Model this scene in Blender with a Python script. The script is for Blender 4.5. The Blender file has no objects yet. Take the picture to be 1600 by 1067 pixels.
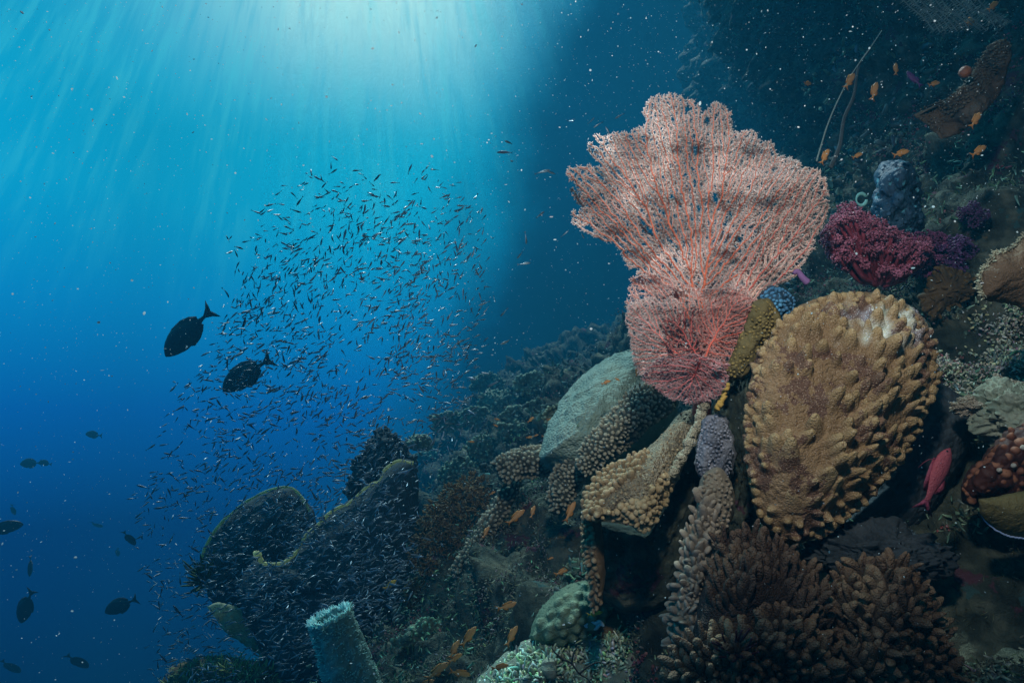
import bpy, math, random
import numpy as np
from mathutils import Vector, Matrix
from mathutils.bvhtree import BVHTree

S = bpy.context.scene
COL = S.collection
rng = np.random.default_rng(11)
random.seed(11)

# ------------------------------------------------------------------ camera
PITCH = math.radians(8.0)
FPX = 24.0 / 36.0 * 1600.0
Rv = np.array([1.0, 0, 0])
Fv = np.array([0, math.cos(PITCH), math.sin(PITCH)])
Uv = np.array([0, -math.sin(PITCH), math.cos(PITCH)])
cam_d = bpy.data.cameras.new("camera")
cam_d.lens = 24.0
cam_d.sensor_width = 36.0
cam_d.clip_start = 0.02
cam_d.clip_end = 300.0
cam = bpy.data.objects.new("camera", cam_d)
COL.objects.link(cam)
cam.rotation_euler = (math.radians(90) + PITCH, 0, 0)
S.camera = cam

def P(px, py, d):
    """pixel of the 1600x1067 photo at d metres in front of the lens -> a world point"""
    px = np.asarray(px, float); py = np.asarray(py, float); d = np.asarray(d, float)
    x = (px - 800.0) / FPX; z = -(py - 533.5) / FPX
    return d[..., None] * (Fv + x[..., None] * Rv + z[..., None] * Uv)

def Cc(x, y, z):
    """camera-aligned metres -> world"""
    x = np.asarray(x, float); y = np.asarray(y, float); z = np.asarray(z, float)
    return x[..., None] * Rv + y[..., None] * Fv + z[..., None] * Uv

# ------------------------------------------------------------------ world: the open water beyond the reef
def unit(v):
    v = np.asarray(v, float); return v / np.linalg.norm(v)
SUN = unit(P(560, -900, 1.0))          # where the light rays converge
GLOW = unit(P(640, -60, 1.0))
W = bpy.data.worlds.new("World")
S.world = W
W.use_nodes = True
wt = W.node_tree
for n in list(wt.nodes): wt.nodes.remove(n)
wo = wt.nodes.new("ShaderNodeOutputWorld")
bg = wt.nodes.new("ShaderNodeBackground")
wt.links.new(bg.outputs[0], wo.inputs[0])
tc = wt.nodes.new("ShaderNodeTexCoord")
DIR = tc.outputs["Generated"]

class G:
    """tiny node-expression helper"""
    def __init__(s, t): s.t = t
    def _in(s, sock, v):
        if isinstance(v, (int, float)): sock.default_value = v
        elif isinstance(v, (tuple, list, np.ndarray)):
            v = [float(q) for q in v]
            sock.default_value = v if len(v) == len(sock.default_value) else v + [1.0]
        else: s.t.links.new(v, sock)
    def m(s, op, a, b=0.0, c=0.0, clamp=False):
        n = s.t.nodes.new("ShaderNodeMath"); n.operation = op; n.use_clamp = clamp
        for i, v in enumerate((a, b, c)): s._in(n.inputs[i], v)
        return n.outputs[0]
    def dot(s, a, v):
        n = s.t.nodes.new("ShaderNodeVectorMath"); n.operation = 'DOT_PRODUCT'
        s._in(n.inputs[0], a); s._in(n.inputs[1], v); return n.outputs["Value"]
    def mr(s, v, a, b, c=0.0, d=1.0, smooth=True):
        n = s.t.nodes.new("ShaderNodeMapRange")
        if smooth: n.interpolation_type = 'SMOOTHERSTEP'
        s._in(n.inputs[0], v)
        for i, q in enumerate((a, b, c, d)): n.inputs[i + 1].default_value = q
        return n.outputs[0]
    def ramp(s, v, pts):
        n = s.t.nodes.new("ShaderNodeValToRGB"); e = n.color_ramp.elements
        while len(e) < len(pts): e.new(0.5)
        for q, (p, c) in zip(e, pts): q.position = p; q.color = (*c, 1)
        s._in(n.inputs[0], v); return n.outputs[0]
    def mix(s, f, a, b, mode='MIX'):
        n = s.t.nodes.new("ShaderNodeMix"); n.data_type = 'RGBA'; n.blend_type = mode
        s._in(n.inputs[0], f); s._in(n.inputs[6], a); s._in(n.inputs[7], b); return n.outputs[2]
    def noise(s, vec, scale, detail=3, rough=.55, out="Fac", dist=0.0):
        n = s.t.nodes.new("ShaderNodeTexNoise"); n.inputs["Scale"].default_value = scale
        n.inputs["Detail"].default_value = detail; n.inputs["Roughness"].default_value = rough
        n.inputs["Distortion"].default_value = dist
        if vec is not None: s.t.links.new(vec, n.inputs["Vector"])
        return n.outputs[out]
    def comb(s, a, b, c):
        n = s.t.nodes.new("ShaderNodeCombineXYZ")
        for i, v in enumerate((a, b, c)): s._in(n.inputs[i], v)
        return n.outputs[0]

def lin(*c):
    return tuple(((v / 255.0 + .055) / 1.055) ** 2.4 if v > 10 else v / 255.0 / 12.92 for v in c)

g = G(wt)
north = (0, 1, 0); east = (1, 0, 0); upv = (0, 0, 1)
dz = g.dot(DIR, upv); dx = g.dot(DIR, east); dy = g.dot(DIR, north)
elev = g.m('MULTIPLY', g.m('ARCSINE', dz), 180 / math.pi)
azim = g.m('MULTIPLY', g.m('ARCTAN2', dx, dy), 180 / math.pi)
# colour of the open water by elevation (-50..60 degrees)
def ep(e): return (e + 50) / 110.0
water = g.ramp(g.m('DIVIDE', g.m('ADD', elev, 50.0), 110.0), [
    (ep(-40), lin(0, 10, 40)), (ep(-17), lin(0, 14, 48)), (ep(-6), lin(0, 38, 94)), (ep(2), lin(0, 84, 160)),
    (ep(10), lin(0, 130, 192)), (ep(18), lin(0, 160, 205)), (ep(26), lin(0, 160, 200)), (ep(36), lin(0, 122, 164)), (ep(55), lin(60, 170, 200))])
# the glow round the place where the sunlight enters
def bell(v, c, w): return g.m('POWER', 2.718, g.m('MULTIPLY', g.m('POWER', g.m('DIVIDE', g.m('SUBTRACT', v, c), w), 2.0), -1.0))
glow1 = g.m('MULTIPLY', bell(azim, -13.5, 13.0), g.mr(elev, 21.0, 39.0))
glow2 = g.m('MULTIPLY', bell(azim, -12.0, 20.0), g.mr(elev, 4.0, 36.0))
# light shafts fan out from the sun direction
e1 = unit(np.cross(SUN, [0, 0, 1.0])); e2 = np.cross(e1, SUN)
ra = g.m('ARCTAN2', g.dot(DIR, e1), g.dot(DIR, e2))
n1 = g.noise(g.comb(g.m('MULTIPLY', ra, 1.0), 0.0, g.m('MULTIPLY', dz, .25)), 40.0, 3.5, .58)
n2 = g.noise(g.comb(g.m('MULTIPLY', ra, 1.0), 5.0, 0.0), 9.0, 2, .5)
shaft = g.m('MULTIPLY', g.mr(n1, .40, .68), g.mr(n2, .35, .62, .25, 1.0))
fade = g.mr(elev, 4.0, 32.0)
shaft = g.m('MULTIPLY', shaft, fade)
glow1 = g.m('MULTIPLY', glow1, g.mr(n1, .25, .62, .62, 1.1))
col = g.mix(g.m('MULTIPLY', glow2, .80, clamp=True), water, lin(20, 190, 212))
col = g.mix(g.m('MULTIPLY', glow1, .88, clamp=True), col, lin(205, 246, 232))
col = g.mix(g.m('MULTIPLY', shaft, .46, clamp=True), col, lin(70, 205, 218))
# the bulk of the reef keeps the light out of the water on the right
edge = g.m('SUBTRACT', azim, g.m('ADD', g.m('MULTIPLY', g.m('SUBTRACT', elev, 15.0), .37), -2.6))
edge = g.m('ADD', edge, g.m('MULTIPLY', g.m('SUBTRACT', n2, .5), 2.0))
edge = g.m('ADD', edge, g.m('MULTIPLY', g.m('SUBTRACT', g.noise(DIR, 5.0, 4, .6), .5), 9.0))
shade = g.mr(edge, -11.0, 6.5)
dark = g.ramp(g.mr(edge, -3.0, 24.0, smooth=False), [(0.0, lin(2, 84, 120)), (.24, lin(1, 36, 58)), (.5, lin(1, 18, 30)), (1.0, lin(1, 8, 14))])
behind = g.mr(dy, -.45, .45)
col = g.mix(shade, col, dark)
col = g.mix(behind, g.mix(1.0, col, (.38, .42, .5, 1), 'MULTIPLY'), col)
wt.links.new(col, bg.inputs[0])
bg.inputs[1].default_value = 2.0

# ------------------------------------------------------------------ sun and the photographer's strobe
sl = bpy.data.lights.new("sun", 'SUN'); sl.energy = 5.0; sl.angle = math.radians(2.0); sl.color = (.72, .96, 1.0)
sun = bpy.data.objects.new("sun", sl); COL.objects.link(sun)
sun.rotation_euler = Vector(SUN).to_track_quat('Z', 'Y').to_euler()
st = bpy.data.lights.new("camera_strobe", 'SPOT'); st.energy = 60.0; st.spot_size = math.radians(80); st.spot_blend = 1.0
st.shadow_soft_size = .045; st.color = (1.0, .93, .86)
strobe = bpy.data.objects.new("camera_strobe", st); COL.objects.link(strobe)
sp = Cc(.05, .22, .62); strobe.location = sp
strobe.rotation_euler = (Vector(sp) - Vector(P(1130, 385, 1.4))).to_track_quat('Z', 'Y').to_euler()
S.view_settings.view_transform = 'Standard'
S.view_settings.look = 'None'
S.view_settings.exposure = 0.0
S.view_settings.gamma = 1.0
S.cycles.use_denoising = True
S.cycles.volume_bounces = 1
S.cycles.max_bounces = 6
S.cycles.transparent_max_bounces = 8

# ------------------------------------------------------------------ numpy helpers
def _hash(ix, iy, iz, seed):
    h = (ix.astype(np.int64) * 374761393 + iy.astype(np.int64) * 668265263 + iz.astype(np.int64) * 2147483647 + seed * 974711) & 0xffffffff
    h = ((h ^ (h >> 13)) * 1274126177) & 0xffffffff
    h = ((h ^ (h >> 16)) * 2246822519) & 0xffffffff
    return ((h ^ (h >> 15)) & 0xffffff) / float(0xffffff) * 2 - 1

def vnoise(p, seed=0):
    p = np.asarray(p, float); f = np.floor(p); t = p - f; i = f.astype(np.int64)
    t = t * t * t * (t * (t * 6 - 15) + 10)
    x, y, z = i[..., 0], i[..., 1], i[..., 2]; u, v, w = t[..., 0], t[..., 1], t[..., 2]
    def L(a, b, k): return a + (b - a) * k
    c = lambda a, b, d: _hash(x + a, y + b, z + d, seed)
    return L(L(L(c(0,0,0), c(1,0,0), u), L(c(0,1,0), c(1,1,0), u), v), L(L(c(0,0,1), c(1,0,1), u), L(c(0,1,1), c(1,1,1), u), v), w)

def fbm(p, octaves=4, seed=0, gain=.5, lac=2.03):
    s = 0; a = 1.0; p = np.asarray(p, float)
    for k in range(octaves):
        s = s + a * vnoise(p, seed + k * 17); a *= gain; p = p * lac + 3.7
    return s

def nrm(v):
    return v / np.maximum(np.linalg.norm(v, axis=-1, keepdims=True), 1e-9)

class MB:
    def __init__(s): s.v = []; s.q = []; s.t = []; s.c = []; s.n = 0
    def add(s, v, q=None, t=None, c=None):
        v = np.asarray(v, float).reshape(-1, 3)
        if q is not None and len(q): s.q.append(np.asarray(q, np.int64).reshape(-1, 4) + s.n)
        if t is not None and len(t): s.t.append(np.asarray(t, np.int64).reshape(-1, 3) + s.n)
        if c is None: c = np.ones((len(v), 3)) * .5
        c = np.asarray(c, float)
        if c.ndim == 1: c = np.tile(c, (len(v), 1))
        s.v.append(v); s.c.append(c.reshape(-1, 3)); s.n += len(v)
        return s
    def mesh(s, name, origin=(0, 0, 0), smooth=True):
        v = np.concatenate(s.v) - np.asarray(origin); c = np.concatenate(s.c)
        q = np.concatenate(s.q) if s.q else np.zeros((0, 4), int); t = np.concatenate(s.t) if s.t else np.zeros((0, 3), int)
        me = bpy.data.meshes.new(name)
        me.vertices.add(len(v)); me.vertices.foreach_set("co", v.astype(np.float32).ravel())
        loops = np.concatenate([q.ravel(), t.ravel()]).astype(np.int32)
        me.loops.add(len(loops)); me.loops.foreach_set("vertex_index", loops)
        me.polygons.add(len(q) + len(t))
        ls = np.concatenate([np.arange(len(q)) * 4, len(q) * 4 + np.arange(len(t)) * 3]).astype(np.int32)
        me.polygons.foreach_set("loop_start", ls)
        me.polygons.foreach_set("loop_total", np.concatenate([np.full(len(q), 4), np.full(len(t), 3)]).astype(np.int32))
        me.polygons.foreach_set("use_smooth", np.full(len(q) + len(t), smooth))
        me.update(calc_edges=True)
        a = me.color_attributes.new("Col", 'FLOAT_COLOR', 'POINT')
        a.data.foreach_set("color", np.concatenate([c, np.ones((len(c), 1))], 1).astype(np.float32).ravel())
        return me
    def build(s, name, mat, parent=None, origin=None, smooth=True):
        if origin is None: origin = parent.location[:] if parent is not None else np.concatenate(s.v).mean(0)
        me = s.mesh(name, origin, smooth)
        me.materials.append(mat)
        o = bpy.data.objects.new(name, me); COL.objects.link(o)
        if parent is not None: o.parent = parent
        else: o.location = origin
        return o

def tag(o, label=None, cat=None, group=None, kind=None):
    if label: o["label"] = label
    if cat: o["category"] = cat
    if group: o["group"] = group
    if kind: o["kind"] = kind
    return o

def thing(name, label, cat, loc, group=None):
    o = bpy.data.objects.new(name, None); COL.objects.link(o)
    o.location = [float(q) for q in loc]; o.empty_display_size = .05
    return tag(o, label, cat, group)

def grid_quads(nu, nv, wrap_v=False):
    i = np.arange(nu - 1)[:, None]; j = np.arange(nv if wrap_v else nv - 1)[None, :]
    j2 = (j + 1) % nv
    return np.stack([i * nv + j + 0 * i, i * nv + j2, (i + 1) * nv + j2, (i + 1) * nv + j], -1).reshape(-1, 4)

def grid_normals(Pg, wrap_v=False):
    du = np.gradient(Pg, axis=0)
    if wrap_v: dv = np.roll(Pg, -1, 1) - np.roll(Pg, 1, 1)
    else: dv = np.gradient(Pg, axis=1)
    return nrm(np.cross(du, dv))

def frames(d, spin=None):
    d = nrm(np.asarray(d, float)); a = np.where(np.abs(d[:, 2:3]) < .9, [[0, 0, 1.0]], [[1.0, 0, 0]])
    x = nrm(np.cross(a, d)); y = np.cross(d, x)
    if spin is not None:
        c, s_ = np.cos(spin)[:, None], np.sin(spin)[:, None]; x, y = x * c + y * s_, y * c - x * s_
    return x, y, d

CONEF = (np.array([0, .3, .55, .76, .9, .97, 1.0]), np.array([1.25, 1.02, .84, .64, .42, .24, .04]))
FING = (np.array([0, .25, .5, .72, .86, .95, 1.0]), np.array([.85, .97, 1.0, .93, .74, .47, .06]))
CONE = (np.array([0, .2, .45, .7, .88, 1.0]), np.array([1.15, .95, .72, .5, .33, .05]))
LOWP = (np.array([0, .45, .85, 1.0]), np.array([1, 1.05, .62, .05]))
THIN = (np.array([0, .4, .8, 1.0]), np.array([1, .85, .6, .05]))
def fingers(mb, pos, dirs, length, rad, prof=FING, segs=8, bend=.15, c0=(.5,.5,.5), c1=None, jit=.12, flat=1.0):
    pos = np.asarray(pos); n = len(pos)
    if not n: return
    length = np.broadcast_to(length, (n,)); rad = np.broadcast_to(rad, (n,))
    X, Y, Z = frames(dirs, rng.uniform(0, 6.28, n))
    zt, rt = prof; k = len(zt); a = np.arange(segs) / segs * 2 * math.pi
    bx = rng.normal(0, bend, n); by = rng.normal(0, bend, n)
    z = zt[None, :] * length[:, None]
    cen = pos[:, None, :] + Z[:, None, :] * z[..., None] + X[:, None, :] * ((zt ** 2)[None, :] * (bx * length)[:, None])[..., None] \
        + Y[:, None, :] * ((zt ** 2)[None, :] * (by * length)[:, None])[..., None]
    r = rt[None, :] * rad[:, None]
    r = r * (1 + rng.uniform(-jit, jit, (n, k)))
    ring = X[:, None, None, :] * np.cos(a)[None, None, :, None] + Y[:, None, None, :] * (flat * np.sin(a))[None, None, :, None]
    v = cen[:, :, None, :] + ring * r[:, :, None, None]
    q = grid_quads(k, segs, True)
    Q = (q[None] + (np.arange(n) * k * segs)[:, None, None]).reshape(-1, 4)
    c0 = np.asarray(c0); c1 = c0 if c1 is None else np.asarray(c1)
    c0 = np.broadcast_to(c0, (n, 3)); c1 = np.broadcast_to(c1, (n, 3))
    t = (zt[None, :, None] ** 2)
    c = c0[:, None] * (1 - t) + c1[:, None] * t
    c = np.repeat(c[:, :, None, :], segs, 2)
    mb.add(v, Q, c=c.reshape(-1, 3))

def tube(mb, pts, rad, segs=8, c=(.5,.5,.5), ref=None, flat=1.0):
    pts = np.asarray(pts, float); n = len(pts); rad = np.broadcast_to(rad, (n,))
    d = nrm(np.gradient(pts, axis=0)); ref = np.array([.13, -.9, .3]) if ref is None else np.asarray(ref)
    x = nrm(np.cross(d, ref)); y = nrm(np.cross(d, x)); a = np.arange(segs) / segs * 2 * math.pi
    v = pts[:, None] + (x[:, None] * np.cos(a)[None, :, None] + y[:, None] * flat * np.sin(a)[None, :, None]) * rad[:, None, None]
    base = v.reshape(-1, 3); q = grid_quads(n, segs, True)
    ends = np.array([pts[0], pts[-1]]); L = n * segs; j = np.arange(segs)
    t = np.concatenate([np.stack([(j + 1) % segs, j, np.full(segs, L)], 1), np.stack([L - segs + j, L - segs + (j + 1) % segs, np.full(segs, L + 1)], 1)])
    c = np.asarray(c, float)
    if c.ndim == 2: c = np.concatenate([np.repeat(c, segs, 0), c[:1], c[-1:]])
    mb.add(np.concatenate([base, ends]), q, t, c)

def smooth_path(pts, n):
    pts = np.asarray(pts, float); t = np.linspace(0, len(pts) - 1, n); i = np.clip(t.astype(int), 0, len(pts) - 2); f = (t - i)[:, None]
    p = np.concatenate([2 * pts[:1] - pts[1:2], pts, 2 * pts[-1:] - pts[-2:-1]])
    a, b, c, d = p[i], p[i + 1], p[i + 2], p[i + 3]
    return .5 * ((2 * b) + (-a + c) * f + (2 * a - 5 * b + 4 * c - d) * f ** 2 + (-a + 3 * b - 3 * c + d) * f ** 3)

def inside(poly, x, y):
    poly = np.asarray(poly, float); r = np.zeros(np.shape(x), bool); j = len(poly) - 1
    for i in range(len(poly)):
        xi, yi = poly[i]; xj, yj = poly[j]
        r ^= ((yi > y) != (yj > y)) & (x < (xj - xi) * (y - yi) / (yj - yi + 1e-12) + xi); j = i
    return r

def scatter_px(poly, spacing, tries=30000, n=None):
    """random points in a polygon, at least `spacing` apart"""
    poly = np.asarray(poly, float); lo = poly.min(0); hi = poly.max(0); cell = spacing / 1.415
    c = rng.uniform(lo, hi, (tries, 2)); c = c[inside(poly, c[:, 0], c[:, 1])]
    gr = {}; out = []
    for x, y in c:
        i, j = int((x - lo[0]) // cell), int((y - lo[1]) // cell); ok = True
        for a in range(i - 2, i + 3):
            for b in range(j - 2, j + 3):
                q = gr.get((a, b))
                if q is not None and (q[0] - x) ** 2 + (q[1] - y) ** 2 < spacing * spacing: ok = False; break
            if not ok: break
        if ok: gr[(i, j)] = (x, y); out.append((x, y))
        if n and len(out) >= n: break
    return np.array(out).reshape(-1, 2)

# ------------------------------------------------------------------ materials
def material(name, cols, scale=30.0, rough=.75, bump=.3, bscale=180.0, bdist=.004, sss=0.0, spec=.25, attr=0.0, voro=0.0, detail=5,
             patch=None, pscale=6.0, metallic=0.0, transl=0.0, spots=None):
    """cols: noise-mixed colours; attr: how much the vertex colour (times 2) multiplies; patch: extra colours in large patches"""
    m = bpy.data.materials.new(name); m.use_nodes = True; t = m.node_tree; h = G(t)
    b = t.nodes["Principled BSDF"]; o = t.nodes["Material Output"]
    geo = t.nodes.new("ShaderNodeTexCoord").outputs["Object"]
    n = h.noise(geo, scale, detail, .6)
    k = len(cols)
    c = h.ramp(n, [(.32 + .36 * i / max(1, k - 1), q) for i, q in enumerate(cols)])
    if patch:
        for i, (pc, th) in enumerate(patch):
            off = t.nodes.new("ShaderNodeVectorMath"); off.operation = 'ADD'; t.links.new(geo, off.inputs[0]); off.inputs[1].default_value = (7.3 * i + 1, 3.1 * i, 5.7)
            f = h.noise(off.outputs[0], pscale * (1 + .35 * i), 5, .65)
            c = h.mix(h.mr(f, th, th + .035), c, (*pc, 1))
    if spots:
        v = t.nodes.new("ShaderNodeTexVoronoi"); v.inputs["Scale"].default_value = spots[1]; t.links.new(geo, v.inputs["Vector"])
        c = h.mix(h.mr(v.outputs["Distance"], spots[2], spots[2] + .12, 1.0, 0.0), c, (*spots[0], 1))
    if attr:
        a = t.nodes.new("ShaderNodeAttribute"); a.attribute_name = "Col"
        two = h.mix(1.0, a.outputs["Color"], (2, 2, 2, 1), 'MULTIPLY')
        c = h.mix(attr, c, h.mix(1.0, c, two, 'MULTIPLY'))
    t.links.new(c, b.inputs["Base Color"])
    b.inputs["Roughness"].default_value = rough; b.inputs["Specular IOR Level"].default_value = spec; b.inputs["Metallic"].default_value = metallic
    if sss:
        b.inputs["Subsurface Weight"].default_value = sss; b.inputs["Subsurface Radius"].default_value = (.012, .006, .004)
        b.inputs["Subsurface Scale"].default_value = 1.0
    if bump:
        bn = t.nodes.new("ShaderNodeBump"); bn.inputs["Strength"].default_value = bump; bn.inputs["Distance"].default_value = bdist
        hh = h.noise(geo, bscale, 6, .7)
        if voro:
            v = t.nodes.new("ShaderNodeTexVoronoi"); v.inputs["Scale"].default_value = voro; t.links.new(geo, v.inputs["Vector"])
            hh = h.m('ADD', h.m('MULTIPLY', hh, .5), h.m('SUBTRACT', 1.0, v.outputs["Distance"]))
        t.links.new(hh, bn.inputs["Height"]); t.links.new(bn.outputs[0], b.inputs["Normal"])
    if transl:
        tr = t.nodes.new("ShaderNodeBsdfTranslucent"); t.links.new(c, tr.inputs[0])
        mx = t.nodes.new("ShaderNodeMixShader"); mx.inputs[0].default_value = transl
        t.links.new(b.outputs[0], mx.inputs[1]); t.links.new(tr.outputs[0], mx.inputs[2]); t.links.new(mx.outputs[0], o.inputs[0])
    m.cycles.emission_sampling = 'NONE'
    return m

M = {}
M['rock'] = material("reef_rock", [(.010, .018, .015), (.055, .075, .055), (.17, .19, .13)], 14, .9, .9, 60, .02,
                     patch=[((.10, .045, .06), .60), ((.05, .12, .11), .62), ((.17, .12, .05), .66)], pscale=7)
M['tan'] = material("tan_leather", [(.19, .13, .058), (.28, .20, .092), (.37, .275, .14)], 9, 0.6, .7, 420, .0026, sss=.08, attr=1.0, voro=340, patch=[((.15, .092, .055), .54)], pscale=14, spots=((.42, .34, .22), 330, .20))
M['brown'] = material("brown_leather", [(.085, .055, .035), (.15, .10, .065), (.22, .155, .095)], 12, .65, .8, 300, .004, sss=.1, attr=1.0, voro=380)
M['sand'] = material("pale_sand", [(.38, .36, .28), (.62, .60, .50)], 160, .95, .9, 300, .006)
M['grey'] = material("grey_leather", [(.18, .16, .12), (.33, .30, .22), (.44, .41, .32)], 24, .8, 1.0, 180, .006, voro=260, attr=1.0)
M['grownknob'] = material("knob_skin", [(.24, .19, .11), (.42, .34, .22)], 16, .7, .9, 260, .004, sss=.08, attr=1.0)
M['palefing'] = material("pale_lobe_skin", [(.22, .20, .15), (.42, .37, .28)], 18, .7, .9, 260, .004, attr=1.0)
M['greenpale'] = material("pale_green_coral", [(.15, .24, .19), (.27, .38, .30)], 8, .75, .9, 150, .006, voro=150, attr=1.0)
M['mound'] = material("mound_coral", [(.12, .17, .12), (.24, .30, .22)], 10, .7, .6, 300, .003, voro=330, attr=1.0)
M['mid'] = material("midground_coral", [(.14, .19, .14), (.34, .38, .28)], 20, .8, .7, 160, .006, attr=1.0)
M['bush'] = material("brown_bush", [(.07, .05, .025), (.16, .11, .05)], 14, .85, .3, 200, .003, attr=1.0)
M['fan'] = material("sea_fan_skin", [(.85, .85, .85), (1, 1, 1)], 60, .7, .2, 500, .001, attr=1.0, transl=.12)
M['polyp'] = material("sea_fan_polyps", [(.80, .80, .80), (1, 1, 1)], 120, .8, .5, 700, .0015, attr=1.0, transl=.38)
M['red'] = material("red_soft_coral", [(.15, .035, .055), (.32, .10, .14)], 40, .5, .3, 400, .002, sss=.1, attr=1.0)
M['purple'] = material("purple_soft_coral", [(.04, .018, .06), (.10, .045, .13)], 40, .6, .3, 400, .002, attr=1.0)
M['blue'] = material("blue_sponge", [(.02, .05, .09), (.05, .14, .22)], 22, .45, .8, 60, .01, patch=[((.10, .40, .50), .60)], pscale=22, attr=1.0)
M['sponge'] = material("sponge_skin", [(.025, .045, .05), (.055, .08, .085)], 12, .85, .7, 120, .008, attr=1.0)
M['rim'] = material("sponge_rim", [(.60, .62, .40), (.90, .88, .64)], 30, .8, .5, 150, .004, attr=1.0, transl=.45)
M['tubes'] = material("tube_sponge_skin", [(.14, .28, .25), (.30, .46, .42)], 26, .8, .8, 160, .006, attr=1.0)
M['ear'] = material("brown_sponge_sheet", [(.10, .075, .045), (.19, .145, .09)], 8, .85, .6, 500, .002, voro=380, attr=1.0)
M['darkcoral'] = material("dark_plate_coral", [(.02, .03, .035), (.05, .065, .07)], 18, .8, .7, 200, .004, voro=90, attr=1.0)
M['orange'] = material("orange_sponge", [(.15, .05, .03), (.32, .13, .06)], 26, .55, .5, 200, .003, attr=1.0)
M['olive'] = material("olive_plate", [(.12, .10, .035), (.22, .18, .07)], 14, .75, .6, 500, .0015, voro=500, attr=1.0)
M['turf'] = material("turf_growth", [(.7, .7, .7), (1, 1, 1)], 50, .9, .2, 200, .002, attr=1.0)
M['snow'] = material("drifting_specks", [(.55, .6, .6), (.75, .78, .78)], 50, .8, 0, transl=.6)
M['darkfish'] = material("dark_fish_skin", [(.012, .018, .024), (.035, .045, .05)], 22, .45, .2, 300, .001, spec=.3, attr=1.0)
M['silver'] = material("silver_fish_skin", [(.09, .13, .16), (.16, .21, .25)], 60, .42, 0, spec=.7, attr=1.0, metallic=.6)
M['anthias'] = material("orange_fish_skin", [(.40, .19, .06), (.52, .28, .10)], 60, .5, .1, 400, .0006, attr=1.0, spec=.3)
M['pinkfish'] = material("pink_fish_skin", [(.26, .05, .06), (.38, .08, .08)], 30, .5, .6, 900, .002, voro=34, attr=1.0, spec=.4)
M['eye'] = material("fish_eye", [(.01, .01, .012), (.02, .02, .02)], 10, .15, 0, spec=.6, attr=0)
M['yellow'] = material("yellow_skin", [(.65, .42, .04), (.75, .5, .08)], 40, .5, .1, attr=1.0)
M['twig'] = material("dead_twig", [(.02, .022, .02), (.05, .05, .04)], 60, .9, .6, 200, .003)
M['violet'] = material("violet_crust", [(.12, .14, .17), (.33, .35, .38)], 24, .75, .8, 200, .004, attr=1.0)
M['maroon'] = material("maroon_feather", [(.03, .005, .010), (.07, .012, .02)], 40, .7, .2, attr=1.0)
M['crinoid'] = material("green_feather", [(.03, .06, .012), (.09, .14, .03)], 40, .7, .2, attr=1.0)

# ------------------------------------------------------------------ the reef slope
PROF = np.array([(-3.6, -9), (-3.0, -5.6), (-2.3, -3.1), (-1.6, -1.85), (-1.0, -1.15), (-.45, -.60), (.05, -.28), (.45, .02), (.80, .42), (1.06, 1.0), (1.14, 1.55), (1.02, 2.05), (.74, 2.5), (.45, 2.85), (.3, 3.6), (.3, 5.2)])  # upper points lean out as an overhang added to shade the right-hand wall
def shift(y):
    return np.interp(y, [-1, .8, 1.2, 1.6, 2.0, 2.6, 3.3, 4.2, 5.5, 20], [1.1, 1.0, .74, .52, .44, .50, .58, .60, .58, .55])
prof = smooth_path(PROF, 660)
yy = np.concatenate([np.linspace(-1.0, .8, 60), np.linspace(.81, 3.6, 420), 3.6 + np.linspace(.006, 1, 240) ** 1.6 * 10.0])
X = prof[:, 0][:, None] + shift(yy)[None, :] + (.30 * np.clip(yy - 3.2, 0, 20))[None, :] * np.clip((prof[:, 1] + .1) / .8, 0, 1)[:, None] + 0.28 * np.sin(yy * .9 + 1.0)[None, :] * np.clip((yy - 3) / 3, 0, 1)[None, :]
Z = prof[:, 1][:, None] + 0 * yy[None, :]
Y = 0 * X + yy[None, :]
Pg = Cc(X, Y, Z)
Ng = -grid_normals(Pg)
if (Ng[300, 300] * Uv).sum() < 0: Ng = -Ng
sc_ = np.clip(Y / 2.5, .45, 1.6)
q1 = Pg * 1.5
ridge = 1 - np.abs(fbm(q1, 4, 5)) * 1.6
disp = sc_ * (.13 * ridge + .10 * fbm(Pg * 3.3, 4, 9)) + .028 * fbm(Pg * 13.0, 4, 21) + .010 * fbm(Pg * 48.0, 3, 31)
Pd = Pg + Ng * (disp - .12)[..., None]
mb = MB()
mb.add(Pd, grid_quads(*X.shape))
reef = mb.build("reef_slope", M['rock'])
tag(reef, kind="structure")
pdv = Pd[::2, ::2]
bv_v = pdv.reshape(-1, 3); bv_q = grid_quads(pdv.shape[0], pdv.shape[1])
BVH = BVHTree.FromPolygons([Vector(a) for a in bv_v.tolist()], bv_q.tolist())
CN = grid_normals(Pd)
if (CN[300, 300] * Uv).sum() < 0: CN = -CN
def hit(px, py, default=2.0):
    """distance (along the view axis) and normal of the reef seen at a pixel of the photo"""
    d = P(px, py, 1.0); n = np.linalg.norm(d); r = BVH.ray_cast(Vector((0, 0, 0)), Vector(d / n))
    if r[0] is None: return default, np.array([0, -1, 0])
    nn = np.array(r[1]); nn = nn if nn @ d < 0 else -nn
    return r[3] / n, nn

# ------------------------------------------------------------------ plate-like bodies
def free(px, py, d, m_=.03):
    return min(d, hit(px, py, 99)[0] - m_)

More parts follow.
